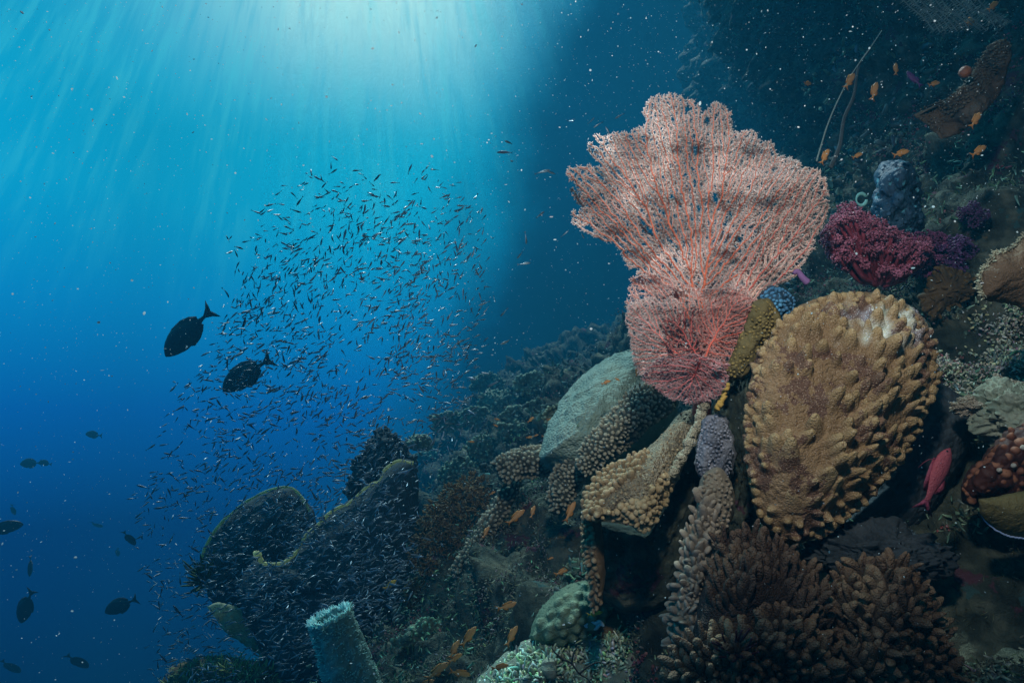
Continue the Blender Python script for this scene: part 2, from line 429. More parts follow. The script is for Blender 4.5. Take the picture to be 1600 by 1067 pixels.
class Plate:
    def __init__(s, outline, d0, gx=0.0, gy=0.0, bulge=.05, thick=.05, cen=None, nt=200, nr=60, wob=0.0, wsc=8.0, seed=3, pw=.6, jag=0.0, jagn=40, func=None):
        o = smooth_path(list(outline) + [outline[0]], 400)[:-1]
        s.c = np.asarray(cen, float) if cen is not None else o.mean(0)
        s.d0, s.gx, s.gy, s.bulge, s.thick, s.pw, s.wob, s.wsc, s.seed = d0, gx, gy, bulge, thick, pw, wob, wsc, seed
        a = np.arctan2(o[:, 1] - s.c[1], o[:, 0] - s.c[0]); r = np.hypot(*(o - s.c).T); k = np.argsort(a)
        s.a = a[k]; s.r = r[k]; s.nt = nt; s.nr = nr; s.jag = jag; s.jagn = jagn; s.func = func
        s.outline = o
    def R(s, t):
        t = (t + math.pi) % (2 * math.pi) - math.pi
        r = np.interp(t, s.a, s.r, period=2 * math.pi)
        if s.jag:
            r = r * (1 + s.jag * vnoise(np.stack([np.cos(t) * s.jagn / 6.28, np.sin(t) * s.jagn / 6.28, 0 * t + s.seed], -1), s.seed))
        return r
    def px(s, t, rho):
        R = s.R(t); return s.c[0] + rho * R * np.cos(t), s.c[1] + rho * R * np.sin(t)
    def depth(s, x, y, rho):
        d = s.d0 + s.gx * (x - s.c[0]) + s.gy * (y - s.c[1]) - s.bulge * np.clip(1 - rho ** 2, 0, 1) ** s.pw
        if s.func is not None: d = d + s.func(x, y)
        if s.wob: d = d - s.wob * fbm(np.stack([x / 1067. * s.d0 * s.wsc, y / 1067. * s.d0 * s.wsc, 0 * x], -1), 3, s.seed) * np.clip(1.4 - rho, .4, 1)
        return d
    def pos(s, t, rho):
        x, y = s.px(t, rho); return P(x, y, s.depth(x, y, rho))
    def at(s, x, y):
        """surface point and outward normal below given photo pixels"""
        x = np.asarray(x, float); y = np.asarray(y, float)
        t = np.arctan2(y - s.c[1], x - s.c[0]); rho = np.clip(np.hypot(x - s.c[0], y - s.c[1]) / s.R(t), 0, .985)
        p = s.pos(t, rho); e = .012
        a = s.pos(t + e / np.maximum(rho, .08), rho); b = s.pos(t, np.clip(rho + e, 0, 1)); c = s.pos(t, np.clip(rho - e, 0, 1))
        n = nrm(np.cross(a - p, b - c)); f = np.sign((n * nrm(p)).sum(-1, keepdims=True)); f[f == 0] = 1
        return p, -n * f, rho, t
    def grid(s):
        rho = np.concatenate([np.linspace(.004, 1, s.nr) ** .85]); t = np.arange(s.nt) / s.nt * 2 * math.pi
        T, Rr = np.meshgrid(t, rho); front = s.pos(T, Rr)
        rows = [front]; kinds = [np.ones(s.nr)]
        edge = front[-1]; x, y = s.px(t, np.ones_like(t)); dd = s.depth(x, y, np.ones_like(t)); k = 7
        for i in range(1, k):
            f = i / (k - 1) * math.pi
            rr = 1 + .0 + math.sin(f) * (s.thick * 1067 / s.d0) / np.maximum(s.R(t), 1) * .09 - (1 - math.cos(f)) * .02
            xx, yy_ = s.px(t, rr); rows.append(P(xx, yy_, dd + s.thick * (1 - math.cos(f)) / 2)[None])
        for r_ in (.85, .6, .3, .02):
            xx, yy_ = s.px(t, np.full_like(t, r_)); rows.append(P(xx, yy_, dd * 0 + s.depth(xx, yy_, np.full_like(t, 1.0)) + s.thick * (1 + .6 * (1 - r_)))[None])
        return np.concatenate(rows)

def add_plate(mb, pl, knobs=None, c=(.5, .5, .5), tipc=None, fine=0.0, fsc=60.0):
    g_ = pl.grid(); n = grid_normals(g_, True)
    mid = g_[pl.nr // 2, 0]
    if (n[pl.nr // 2].mean(0) * mid).sum() > 0: n = -n
    if fine: g_ = g_ + n * (fine * fbm(g_ * fsc, 3, pl.seed + 5))[..., None]
    v = g_.reshape(-1, 3).copy(); nn = n.reshape(-1, 3); col = np.tile(np.asarray(c, float), (len(v), 1))
    if knobs is not None:
        kp, kd, kr, kh = knobs; w_all = np.zeros(len(v)); dv = np.zeros_like(v)
        for i in range(len(kp)):
            q = ((v - kp[i]) ** 2).sum(1); m_ = q < (kr[i] * 1.5) ** 2
            r2 = q[m_] / kr[i] ** 2
            w = kh[i] * np.clip(1 - r2 / 2.0, 0, 1) ** 1.2 * (1 / (1 + (r2 * 1.5) ** 2.8))
            cur = w_all[m_]; up = w > cur; idx = np.where(m_)[0][up]
            w_all[idx] = w[up]; dv[idx] = kd[i] * w[up][:, None]
            if tipc is not None:
                f = np.clip(w[up] / kh[i], 0, 1)[:, None] ** 1.5
                col[idx] = np.asarray(c) * (1 - f) + np.asarray(tipc) * f
        v = v + dv
    mb.add(v, grid_quads(g_.shape[0], g_.shape[1], True), c=col)
    return g_, n

def plate_fingers(mb, pl, pts, L, R, nb=1.0, ub=.6, ob=0.0, c0=(.4,.4,.4), c1=(.6,.6,.6), prof=FING, segs=8, rnd=.18, flat=1.0, bend=.15):
    if not len(pts): return
    p, n, rho, t = pl.at(pts[:, 0], pts[:, 1])
    out = nrm(np.cos(t)[:, None] * Rv - np.sin(t)[:, None] * Uv)
    d = nrm(n * nb + Uv * ub + out * ob * (rho ** 2)[:, None] + rng.normal(0, rnd, p.shape))
    k = pl.d0 / FPX; m_ = len(pts)
    Ls = L * k * rng.uniform(.55, 1.35, m_); Rs = R * k * rng.uniform(.6, 1.3, m_)
    fingers(mb, p - d * (Rs * .7)[:, None], d, Ls, Rs, prof, segs, bend, c0, c1, flat=flat)

# ------------------------------------------------------------------ the big tan leather coral
OUT = [(1300,462),(1345,458),(1395,468),(1432,490),(1452,520),(1460,560),(1462,600),(1440,655),(1415,705),(1385,745),(1345,790),(1300,825),(1250,846),(1212,838),(1186,805),(1172,750),(1166,690),(1170,640),(1176,590),(1186,555),(1215,515),(1250,480)]
tan = thing("leather_coral", "large tan knobbly leather coral standing upright like a shield right of the pink fan", "coral", P(1320, 850, 1.22))
pt = Plate(OUT, 1.17, gx=.00010, gy=-.00012, bulge=.085, thick=.06, nt=620, nr=190, wob=.016, wsc=5, seed=8, pw=.62)
mb = MB(); k = pt.d0 / FPX
kn = scatter_px(OUT, 14.0, 14000)
p, n, rho, th = pt.at(kn[:, 0], kn[:, 1])
bare = .95 * np.exp(-(((kn[:, 0] - 1215) / 30) ** 2 + ((kn[:, 1] - 770) / 40) ** 2)) + np.exp(-(((kn[:, 0] - 1262) / 62) ** 2 + ((kn[:, 1] - 615) / 80) ** 2)) + .6 * np.exp(-(((kn[:, 0] - 1235) / 40) ** 2 + ((kn[:, 1] - 745) / 40) ** 2)) + .8 * np.exp(-(((kn[:, 0] - 1340) / 30) ** 2 + ((kn[:, 1] - 505) / 20) ** 2))
keep = rng.uniform(0, 1, len(kn)) > np.clip(bare * .85 + .30 * (rho < .80), 0, .93)
kn, p, n, rho, th = kn[keep], p[keep], n[keep], rho[keep], th[keep]
sz = np.where(rho > .80, rng.uniform(7, 10.5, len(kn)), rng.uniform(8, 13, len(kn)))
outw = nrm(np.cos(th)[:, None] * Rv - np.sin(th)[:, None] * Uv)
big_ = (rho < .8) & (rng.uniform(0, 1, len(kn)) < .4); sz = np.where(big_, sz * 1.25, sz)
kd = nrm(n * .85 + Uv * .9 + Rv * .15 + outw * (.7 * (rho > .84))[:, None] + rng.normal(0, .2, p.shape))
kh = sz * np.where(rho > .8, rng.uniform(1.0, 1.6, len(kn)), rng.uniform(1.5, 2.7, len(kn))) * k
g_, n_ = add_plate(mb, pt, (p, kd, sz * k, kh), c=(.40, .37, .38), tipc=(.64, .66, .66), fine=.0016, fsc=120)
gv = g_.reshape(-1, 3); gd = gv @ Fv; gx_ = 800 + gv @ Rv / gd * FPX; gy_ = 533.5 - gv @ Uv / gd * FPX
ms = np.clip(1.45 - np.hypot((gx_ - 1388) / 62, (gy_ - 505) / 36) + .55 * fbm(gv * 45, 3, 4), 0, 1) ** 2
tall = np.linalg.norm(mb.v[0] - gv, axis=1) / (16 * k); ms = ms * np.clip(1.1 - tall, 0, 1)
mb.c[0] = mb.c[0] * (1 - ms[:, None]) + np.array([.95, 1.45, 2.5]) * ms[:, None]  # pale sediment low between knobs; also their sunlit highlight put into the colour
mb.v[0] = mb.v[0] + n_.reshape(-1, 3) * (ms * .004 * (.5 + fbm(gv * 160, 2, 7)))[:, None]
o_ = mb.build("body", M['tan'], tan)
# extra free-standing lobes so that the outline is not smooth
mb = MB(); e = kn[(rho > .86)]
rim = []
for tt in np.linspace(-math.pi, math.pi, 92):
    x, y = pt.px(np.array([tt]), np.array([.965])); rim.append((x[0] + rng.normal(0, 2), y[0] + rng.normal(0, 2)))
rim = np.array(rim)
plate_fingers(mb, pt, rim, 12, 8.0, nb=1.0, ub=.6, ob=.25, c0=(.42,.39,.39), c1=(.66,.67,.66), prof=FING, segs=12, rnd=.2)
mb.build("lobe_fringe", M['tan'], tan)


# ------------------------------------------------------------------ sea fan
def grow(poly, roots, spacing, step=4.0, infl=26.0, kill=5.0, seeds=None, drift=(0, 0), iters=420):
    A = scatter_px(poly, spacing, 110000)
    nodes = [np.array(r, float) for r in roots]; par = [-1] * len(nodes)
    for i in range(1, len(nodes)):
        if roots[i] is not None: par[i] = i - 1
    if seeds: par = seeds
    cc_ = A.mean(0); th = np.arctan2(A[:, 1] - cc_[1], A[:, 0] - cc_[0]); sd = len(A) * .37
    z0_ = 0 * th; cs = np.stack([np.cos(th), np.sin(th), z0_], -1)
    f_ = np.minimum(.975 + .09 * vnoise(cs * 3.2 + sd, 2) + .07 * vnoise(cs * 9 + sd, 3), 1.04)
    q_ = cc_ + (A - cc_) / f_[:, None]
    if len(A) > 2500: A = A[inside(poly, q_[:, 0], q_[:, 1]) & (fbm(np.stack([A[:, 0] / 17, A[:, 1] / 17, 0 * A[:, 0] + sd], -1), 2, 4) > -.62)]
    N = np.array(nodes); near = np.full(len(A), -1); nd = np.full(len(A), 1e9); new0 = 0
    alive = np.ones(len(A), bool); KC = np.zeros(90000, int)
    for it in range(iters):
        ids = np.arange(new0, len(N))
        if len(ids) and alive.any():
            al = np.where(alive)[0]
            D = np.hypot(A[al, 0][:, None] - N[ids, 0][None], A[al, 1][:, None] - N[ids, 1][None])
            j = D.argmin(1); dm = D[np.arange(len(al)), j]; up = dm < nd[al]
            near[al[up]] = ids[j[up]]; nd[al[up]] = dm[up]
        alive &= nd > kill
        act = np.where(alive & (nd < infl))[0]
        if len(act) == 0: break
        v = A[act] - N[near[act]]; v /= np.linalg.norm(v, axis=1, keepdims=True)
        u, inv = np.unique(near[act], return_inverse=True)
        s_ = np.zeros((len(u), 2)); np.add.at(s_, inv, v)
        # a node that has already grown aims its next child at its own closest attractor
        o3 = np.lexsort((nd[act], inv)); first = np.r_[True, inv[o3][1:] != inv[o3][:-1]]; cl = v[o3][first]
        kc = KC[u]; s_ = np.where((kc > 0)[:, None] | (np.linalg.norm(s_, axis=1) < .6)[:, None], cl, s_)
        l = np.linalg.norm(s_, axis=1); ok = (l > .15) & (kc < 3); u = u[ok]; s_ = s_[ok] / l[ok][:, None]
        if not len(u): break
        KC[u] += 1
        s_ += rng.normal(0, .27, s_.shape) + np.array(drift); s_ /= np.linalg.norm(s_, axis=1, keepdims=True)
        new = N[u] + s_ * step
        new0 = len(N); N = np.concatenate([N, new]); par = par + list(u)
        if len(N) > 50000: break
    return N, np.array(par)

def fan_layer(poly, roots, depth, spacing, thing_, name="branch_fan", tip=2.0, rmax=6.0, core=((.42,.10,.045),(.44,.15,.10)), step=2.2, poly_c=((.58,.46,.42),(.80,.73,.69)), polyps=True, infl=26, ex=3.15, pw=1.7):
    N, par = grow(poly, roots, spacing, step, infl, spacing * .8)
    n = len(N); acc = np.zeros(n); kids = np.zeros(n, int)
    for i in range(n):
        if par[i] >= 0: kids[par[i]] += 1
    r0 = .32
    for i in range(n - 1, -1, -1):
        if kids[i] == 0: acc[i] = r0 ** ex
        if par[i] >= 0: acc[par[i]] += acc[i]
    R = np.minimum(acc ** (1 / ex), rmax)
    dd = depth(N[:, 0], N[:, 1]) + .010 * vnoise(np.stack([N[:, 0] / 16, N[:, 1] / 16, 0 * N[:, 0] + len(N)], -1), 3)
    W3 = P(N[:, 0], N[:, 1], dd); kk = dd / FPX
    pp = np.where(par >= 0, par, 0); dirv = W3 - W3[pp]
    ch = np.full(n, -1); ch[par[par >= 0]] = np.where(par >= 0)[0]
    root = par < 0; dirv[root] = W3[np.where(ch[root] >= 0, ch[root], 0)] - W3[root]
    dirv = nrm(dirv + 1e-9); view = nrm(W3); sidev = nrm(np.cross(dirv, view)); up2 = nrm(np.cross(dirv, sidev))
    e_ = np.where(par >= 0)[0]
    def sweep(mbx, rad, off, segs, cols, flat=1.0):
        a = np.arange(segs) / segs * 2 * math.pi
        v = (W3 + view * off)[:, None] + (sidev[:, None] * np.cos(a)[None, :, None] + up2[:, None] * flat * np.sin(a)[None, :, None]) * (rad * kk)[:, None, None]
        j = np.arange(segs); j2 = (j + 1) % segs
        q = np.stack([par[e_][:, None] * segs + j, par[e_][:, None] * segs + j2, e_[:, None] * segs + j2, e_[:, None] * segs + j], -1)
        mbx.add(v, q.reshape(-1, 4), c=np.repeat(cols, segs, 0))
    f = np.clip((R - r0) / 3.2, 0, 1)[:, None] ** .6
    mbc = MB(); cc = np.array(core[1]) * (1 - f) + np.array(core[0]) * f
    tone = (.82 + .3 * vnoise(np.stack([N[:, 0] / 45, N[:, 1] / 45, 0 * N[:, 0]], -1), 8))[:, None]  # random patchy tone for the polyp colours
    sweep(mbc, R * .95, 0.0, 5, cc)
    o = mbc.build(name, M['fan'], thing_)
    if polyps:
        mbp = MB(); w = 1 + .22 * vnoise(np.stack([N[:, 0] / 7, N[:, 1] / 7, 0 * N[:, 0]], -1), 12)
        f2 = np.clip((R - r0) / 2.2, 0, 1)[:, None]
        pc = np.array(poly_c[1]) * (1 - f2) + np.array(poly_c[0]) * f2
        sweep(mbp, (R + pw * .8) * w, .0036, 6, np.clip(pc * tone * (1 + .18 * vnoise(np.stack([N[:, 0] / 5, N[:, 1] / 5, 0 * N[:, 0]], -1), 14))[:, None], 0, 1.2) * .85, flat=.4)
        tn_ = rng.integers(0, n, int(n * 3.2)); tn_ = tn_[R[tn_] < 2.6]; m2 = len(tn_); sg = np.where(rng.uniform(0, 1, m2) < .5, 1, -1)[:, None]
        td = nrm(sidev[tn_] * sg * rng.uniform(.5, 1.1, (m2, 1)) + dirv[tn_] * .75 + rng.normal(0, .25, (m2, 3))); tk = kk[tn_]
        tcol = np.clip(np.array(poly_c[1]) * rng.uniform(.65, 1.15, (m2, 1)) * tone[tn_], 0, 1.1)
        fingers(mbp, W3[tn_] + view[tn_] * .0015, td, tk * rng.uniform(2.2, 4.6, m2) * (pw / 1.7) ** .5, tk * rng.uniform(.5, .95, m2), FING, 4, .25, tcol * .6, tcol * .9)
        mbp.build("polyp_crust", M['polyp'], thing_)
    return N, W3, R

MAIN = [(1078,500),(1050,480),(1020,462),(998,440),(980,425),(966,398),(945,378),(918,366),(896,350),(886,325),(878,305),(876,280),(882,258),(900,250),(916,256),(918,228),(928,210),(948,212),(962,200),(984,206),(990,192),(1006,188),(1004,170),(1018,152),(1040,148),(1060,145),(1085,150),(1098,158),(1118,160),(1136,168),(1146,180),(1150,196),(1170,200),(1192,202),(1196,214),(1218,222),(1226,236),(1246,240),(1262,248),(1280,270),(1292,296),(1290,322),(1282,345),(1268,362),(1262,390),(1240,402),(1228,430),(1200,440),(1186,452),(1160,478),(1128,500),(1100,508)]
fan = thing("sea_fan", "big pink gorgonian sea fan with orange stems rising above the leather corals", "sea fan", P(1098, 640, 1.33))
dm = lambda x, y: 1.33 + .05 * np.sin((x - 1000) / 120.) + .03 * np.cos(y / 60.) + .032 * vnoise(np.stack([x / 42., y / 42., 0 * x], -1), 91)
roots = [(1103, 560), (1104, 548), (1105, 536), (1106, 524), (1105, 512), (1103, 500), (1100, 490), (1097, 480), (1094, 470)]
fan_layer(MAIN, roots, dm, 2.7, fan)
MAIN2 = [(x * .93 + 1085 * .07, y * .93 + 330 * .07) for x, y in MAIN]
fan_layer(MAIN2, [(1108, 556), (1112, 540), (1116, 524), (1120, 508), (1122, 494), (1124, 480)], lambda x, y: dm(x, y) + .045, 3.4, fan, core=((.38,.10,.05),(.40,.15,.11)))
RIGHT = [(1112,520),(1128,470),(1150,430),(1172,400),(1210,330),(1250,262),(1282,262),(1296,300),(1292,345),(1275,372),(1270,392),(1252,412),(1248,430),(1222,442),(1205,460),(1188,500),(1180,535),(1150,560),(1125,555)]
fan_layer(RIGHT, [(1106, 552), (1110, 542), (1114, 534), (1119, 526), (1125, 518), (1132, 508)], lambda x, y: dm(x, y) - .05, 3.6, fan, core=((.36,.05,.035),(.42,.13,.10)), poly_c=((.42,.26,.22),(.80,.68,.60)), pw=2.3)
RED = [(1085,500),(1110,470),(1150,455),(1185,470),(1200,500),(1188,540),(1170,560),(1140,575),(1110,570),(1092,545)]
fan_layer(RED, [(1102, 560), (1106, 548), (1110, 538), (1116, 530)], lambda x, y: 1.245 + 0 * x, 2.8, fan, core=((.38,.07,.04),(.44,.12,.09)), poly_c=((.48,.24,.20),(.62,.38,.34)), pw=1.5)
MID = [(985,435),(1010,425),(1050,435),(1090,450),(1130,450),(1165,445),(1180,480),(1160,520),(1125,545),(1085,550),(1040,540),(1000,520),(978,480)]
fan_layer(MID, [(1100, 575), (1099, 566), (1098, 557), (1097, 548), (1096, 539)], lambda x, y: 1.285 + .02 * vnoise(np.stack([x / 30., y / 30., 0 * x], -1), 92), 3.0, fan, core=((.40,.08,.045),(.45,.14,.10)), poly_c=((.52,.34,.31),(.78,.62,.57)), pw=1.6)
LOW = [(1070,590),(1040,600),(1020,592),(1000,585),(988,560),(985,530),(977,500),(980,478),(1000,468),(1018,464),(1036,474),(1048,462),(1062,470),(1070,500),(1076,540)]
fan_layer(LOW, [(1090, 615), (1087, 602), (1083, 590), (1077, 578), (1070, 566), (1062, 554)], lambda x, y: 1.27 + 0 * x, 2.6, fan, core=((.40,.06,.05),(.50,.20,.17)), poly_c=((.55,.40,.38),(.82,.72,.68)), pw=2.4)
BOT = [(1050,560),(1080,552),(1110,560),(1140,570),(1138,590),(1132,612),(1110,627),(1080,630),(1050,625),(1025,608),(1002,592),(1010,575),(1030,560)]
fan_layer(BOT, [(1094, 560), (1092, 568), (1089, 576), (1086, 584)], lambda x, y: 1.22 + .0006 * (y - 560), 2.6, fan, core=((.38,.05,.05),(.46,.16,.16)), poly_c=((.50,.28,.28),(.68,.48,.48)), pw=1.7)
BOT2 = [(1035,500),(1085,480),(1110,500),(1120,540),(1110,575),(1080,590),(1045,560)]
fan_layer(BOT2, [(1095, 575), (1092, 566), (1088, 556), (1084, 546)], lambda x, y: 1.255 + 0 * x, 3.8, fan, core=((.36,.05,.04),(.42,.10,.09)), poly_c=((.36,.14,.12),(.46,.24,.22)), pw=1.4)
mb = MB()
tube(mb, P([1096, 1098, 1100, 1103, 1105, 1104, 1098], [648, 622, 600, 570, 540, 515, 492], [1.34, 1.33, 1.32, 1.31, 1.31, 1.32, 1.32]), np.array([15, 13, 11, 11, 10, 9, 6]) * 1.33 / FPX, 10, (.30, .07, .04))
tube(mb, P([1105, 1118, 1124, 1130], [545, 520, 498, 470], [1.31, 1.33, 1.35, 1.37]), np.array([9, 8, 6, 4]) * 1.33 / FPX, 8, (.32, .08, .04))
tube(mb, P([1098, 1090, 1080, 1072], [612, 598, 578, 560], [1.31, 1.29, 1.28, 1.27]), np.array([9, 8, 7, 4]) * 1.3 / FPX, 8, (.28, .04, .04))
mb.build("stem", M['fan'], fan)

# ------------------------------------------------------------------ generic knobbly colony
def colony(name, label, cat, outline, d0, mat, L, R, spacing, c0, c1, gx=0., gy=0., bulge=.04, thick=.05, ub=.6, ob=.5, nb=1., segs=8, rmin=0., zone=None, prof=FING,
           body=(.4,.4,.4), group=None, wob=.01, wsc=6, rnd=.2, fine=.002, fsc=70, pw=.6, fname="fingers", jag=0., func=None, bmat=None, flat=1.0, bend=.15, fs=None, nt=180, nr=56):
    th_ = thing(name, label, cat, P(*np.asarray(outline, float).mean(0), d0 + thick), group)
    d0 = free(*np.asarray(outline, float).mean(0), d0, bulge * .3)
    pl = Plate(outline, d0, gx, gy, bulge, thick, nt=nt, nr=nr, wob=wob, wsc=wsc, seed=int(abs(outline[0][0])) % 97, pw=pw, jag=jag, func=func)
    m_ = MB(); add_plate(m_, pl, c=body, fine=fine, fsc=fsc); m_.build("body", bmat or mat, th_)
    pts = scatter_px(zone if zone is not None else outline, spacing, 40000)
    if zone is None and not rmin and len(pts) > 20:
        tr = np.linspace(-math.pi, math.pi, int(6.28 * pl.r.mean() / spacing))[:-1]; xr, yr = pl.px(tr, np.full_like(tr, .96)); pts = np.concatenate([pts, np.stack([xr, yr], 1)])
    if rmin and len(pts):
        _, _, rho, _ = pl.at(pts[:, 0], pts[:, 1]); pts = pts[rho > rmin]
    if len(pts):
        m_ = MB(); plate_fingers(m_, pl, pts, L, R, nb, ub, ob, c0, c1, prof, segs, rnd, flat, bend); m_.build(fname, mat, th_)
    return th_, pl

# folded grey leather coral below the fan
OUTF = [(1085,640),(1060,650),(1035,680),(1010,705),(975,722),(945,738),(922,765),(916,800),(925,812),(960,808),(985,815),(1005,828),(1022,812),(1035,785),(1052,755),(1070,718),(1090,680)]
fold, plf = colony("folded_leather_coral", "folded grey leather coral ledge edged in rounded tan knobs under the pink fan", "coral", OUTF, 1.25, M['grownknob'], 13, 6.8, 8.5, (.42,.40,.36), (.66,.66,.60),
    gx=.0002, gy=-.0011, bulge=.055, thick=.07, rmin=.99, body=(.40,.38,.33), wob=.02, wsc=5, bmat=M['grey'])
pl2 = plf
band = scatter_px([(1000,695),(975,715),(940,735),(915,770),(912,815),(935,812),(945,775),(985,745),(1018,712)], 6.2)
mb = MB(); plate_fingers(mb, pl2, band, 11, 4.6, .9, .8, .5, (.42,.38,.33), (.68,.66,.58), segs=10)
band = scatter_px([(925,800),(960,795),(985,785),(1010,775),(1030,745),(1052,735),(1058,752),(1040,785),(1022,822),(1003,832),(980,818),(950,812)], 6.0)
plate_fingers(mb, pl2, band, 10, 4.9, 1.0, .8, .5, (.42,.38,.30), (.74,.72,.62), segs=10)
plate_fingers(mb, pl2, scatter_px(OUTF, 6.5), 4, 2.2, 1.0, .3, .2, (.38,.36,.32), (.52,.50,.44), segs=6, rnd=.3)
mb.build("knob_border", M['grownknob'], fold)
OUTC = [(914,770),(930,775),(938,810),(940,860),(944,900),(938,945),(926,952),(921,900),(914,850),(910,810)]
plc = Plate(OUTC, 1.24, bulge=.02, thick=.05, nt=120, nr=30, wob=.006, seed=4)
mb = MB(); add_plate(mb, plc, c=(.34,.30,.26), fine=.002); mb.build("hanging_margin", M['grownknob'], fold)
mb = MB(); plate_fingers(mb, plc, scatter_px([(910,765),(920,765),(924,820),(930,880),(940,945),(926,955),(918,900),(908,840)], 6.2), 9, 3.9, .6, .2, 1.0, (.40,.36,.32), (.62,.58,.52)); mb.build("margin_knobs", M['grownknob'], fold)
# dark cavity body under the ledge
mbx = MB(); plq = Plate([(925,815),(1000,826),(1040,780),(1085,700),(1092,760),(1068,830),(1055,900),(1040,935),(990,948),(945,930),(925,870)], 1.36, bulge=.03, thick=.12, nt=160, nr=50, wob=.03, wsc=9, seed=6)
add_plate(mbx, plq, fine=.006, fsc=40); o = mbx.build("hollow_rock", M['rock']); tag(o, "dark hollow rock under the folded grey coral ledge", "rock")

# knobbly pale ridge and violet lump
mb = MB(); pts_ = smooth_path([(1102,632),(1093,655),(1082,680),(1070,705),(1056,730),(1040,752)], 40)
dd_ = np.linspace(1.27, 1.20, 40); rr_ = 7.5 * (1 + .35 * vnoise(np.stack([np.arange(40) * .55, np.zeros(40), np.zeros(40)], -1), 4)) * 1.25 / FPX
tube(mb, P(pts_[:, 0], pts_[:, 1], dd_) + rng.normal(0, .0016, (40, 3)), rr_, 10, (.58, .60, .55))
o = mb.build("coral_ridge", M['grey']); tag(o, "pale knotty stick of dead coral slanting down from the fan base", "coral branch")
lump, _ = colony("encrusted_rock", "bluish violet crusted lump hanging between the fan base and the lobed column", "coral rock", [(1100,662),(1118,650),(1135,662),(1143,695),(1142,730),(1130,752),(1105,752),(1092,735),(1090,705)], 1.22, M['violet'], 4, 2.2, 5, (.5,.5,.5), (.7,.7,.72), bulge=.035, thick=.06, fine=.005, fsc=60)
colm, _ = colony("lobed_coral_column", "upright column of rounded pale brown coral lobes beside the dark hollow", "coral",
    [(1102,740),(1125,735),(1142,760),(1146,795),(1135,830),(1122,860),(1108,910),(1098,960),(1092,1010),(1088,1085),(1052,1085),(1052,1020),(1050,960),(1060,915),(1068,880),(1072,840),(1090,800),(1090,765)], 1.08, M['palefing'], 18, 7.2, 8.6, (.36,.33,.32), (.66,.63,.60),
    bulge=.045, thick=.07, ub=.9, ob=1.0, nb=.6, segs=12, zone=[(1095,770),(1108,765),(1118,800),(1120,840),(1104,900),(1094,960),(1086,1010),(1082,1075),(1046,1075),(1044,1020),(1048,950),(1058,890),(1066,850),(1080,810)], body=(.42,.40,.37), fine=.0015, fsc=120, flat=.55)
mb = MB(); plate_fingers(mb, _, scatter_px([(1102,742),(1125,738),(1142,762),(1144,795),(1133,830),(1120,860),(1106,910),(1096,960),(1090,1010),(1086,1080),(1056,1080),(1056,960),(1066,915),(1074,880),(1092,800)], 6.0), 6, 2.8, 1.0, .5, .3, (.36,.34,.32), (.54,.52,.48), segs=7, rnd=.3); mb.build("small_knobs", M['palefing'], colm)
# brown ridge and finger coral in the corner
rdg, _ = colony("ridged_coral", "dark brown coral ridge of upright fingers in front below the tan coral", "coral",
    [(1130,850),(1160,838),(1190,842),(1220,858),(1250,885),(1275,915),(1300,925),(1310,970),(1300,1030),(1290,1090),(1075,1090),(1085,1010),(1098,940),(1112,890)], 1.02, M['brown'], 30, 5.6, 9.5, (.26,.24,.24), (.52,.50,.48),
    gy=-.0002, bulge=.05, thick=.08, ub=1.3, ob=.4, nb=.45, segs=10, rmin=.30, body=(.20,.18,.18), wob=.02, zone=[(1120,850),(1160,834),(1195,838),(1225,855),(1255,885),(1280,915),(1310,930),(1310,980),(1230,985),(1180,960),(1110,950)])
for i, (lab, out, d_, sp) in enumerate([
    ("golden brown finger coral clump along the bottom edge below the dark ridge", [(1062,1010),(1100,1000),(1140,985),(1180,970),(1215,958),(1250,975),(1290,1005),(1330,1020),(1340,1090),(1060,1090)], .98, 10.5),
    ("brown finger coral bush with rounded tips in the lower right corner", [(1295,935),(1320,905),(1345,885),(1380,880),(1415,888),(1435,915),(1450,950),(1465,985),(1480,1020),(1500,1060),(1505,1090),(1290,1090),(1295,1040),(1310,990)], 1.0, 10.5)]):
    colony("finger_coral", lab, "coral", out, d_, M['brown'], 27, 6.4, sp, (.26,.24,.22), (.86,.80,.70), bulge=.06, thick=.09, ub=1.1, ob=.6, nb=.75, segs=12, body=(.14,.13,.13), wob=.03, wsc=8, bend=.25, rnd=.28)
# maroon feather star in the finger coral
fs_ = thing("feather_star", "dark maroon feather star curled up among the finger coral", "feather star", P(1150, 1040, .93))
mb = MB(); n_ = 16
for i in range(n_):
    a = rng.uniform(0, 6.28); L_ = rng.uniform(24, 40)
    q = [(1150 + math.cos(a) * L_ * t + 5 * math.sin(3 * t + i), 1018 + math.sin(a) * L_ * .8 * t - 12 * t * t) for t in np.linspace(0, 1, 12)]
    q = np.array(q); tube(mb, P(q[:, 0], q[:, 1], .93 - .03 * np.linspace(0, 1, 12)), np.linspace(3.2, 1.4, 12) * .93 / FPX, 6, (.5, .5, .5))
mb.build("arms", M['maroon'], fs_)

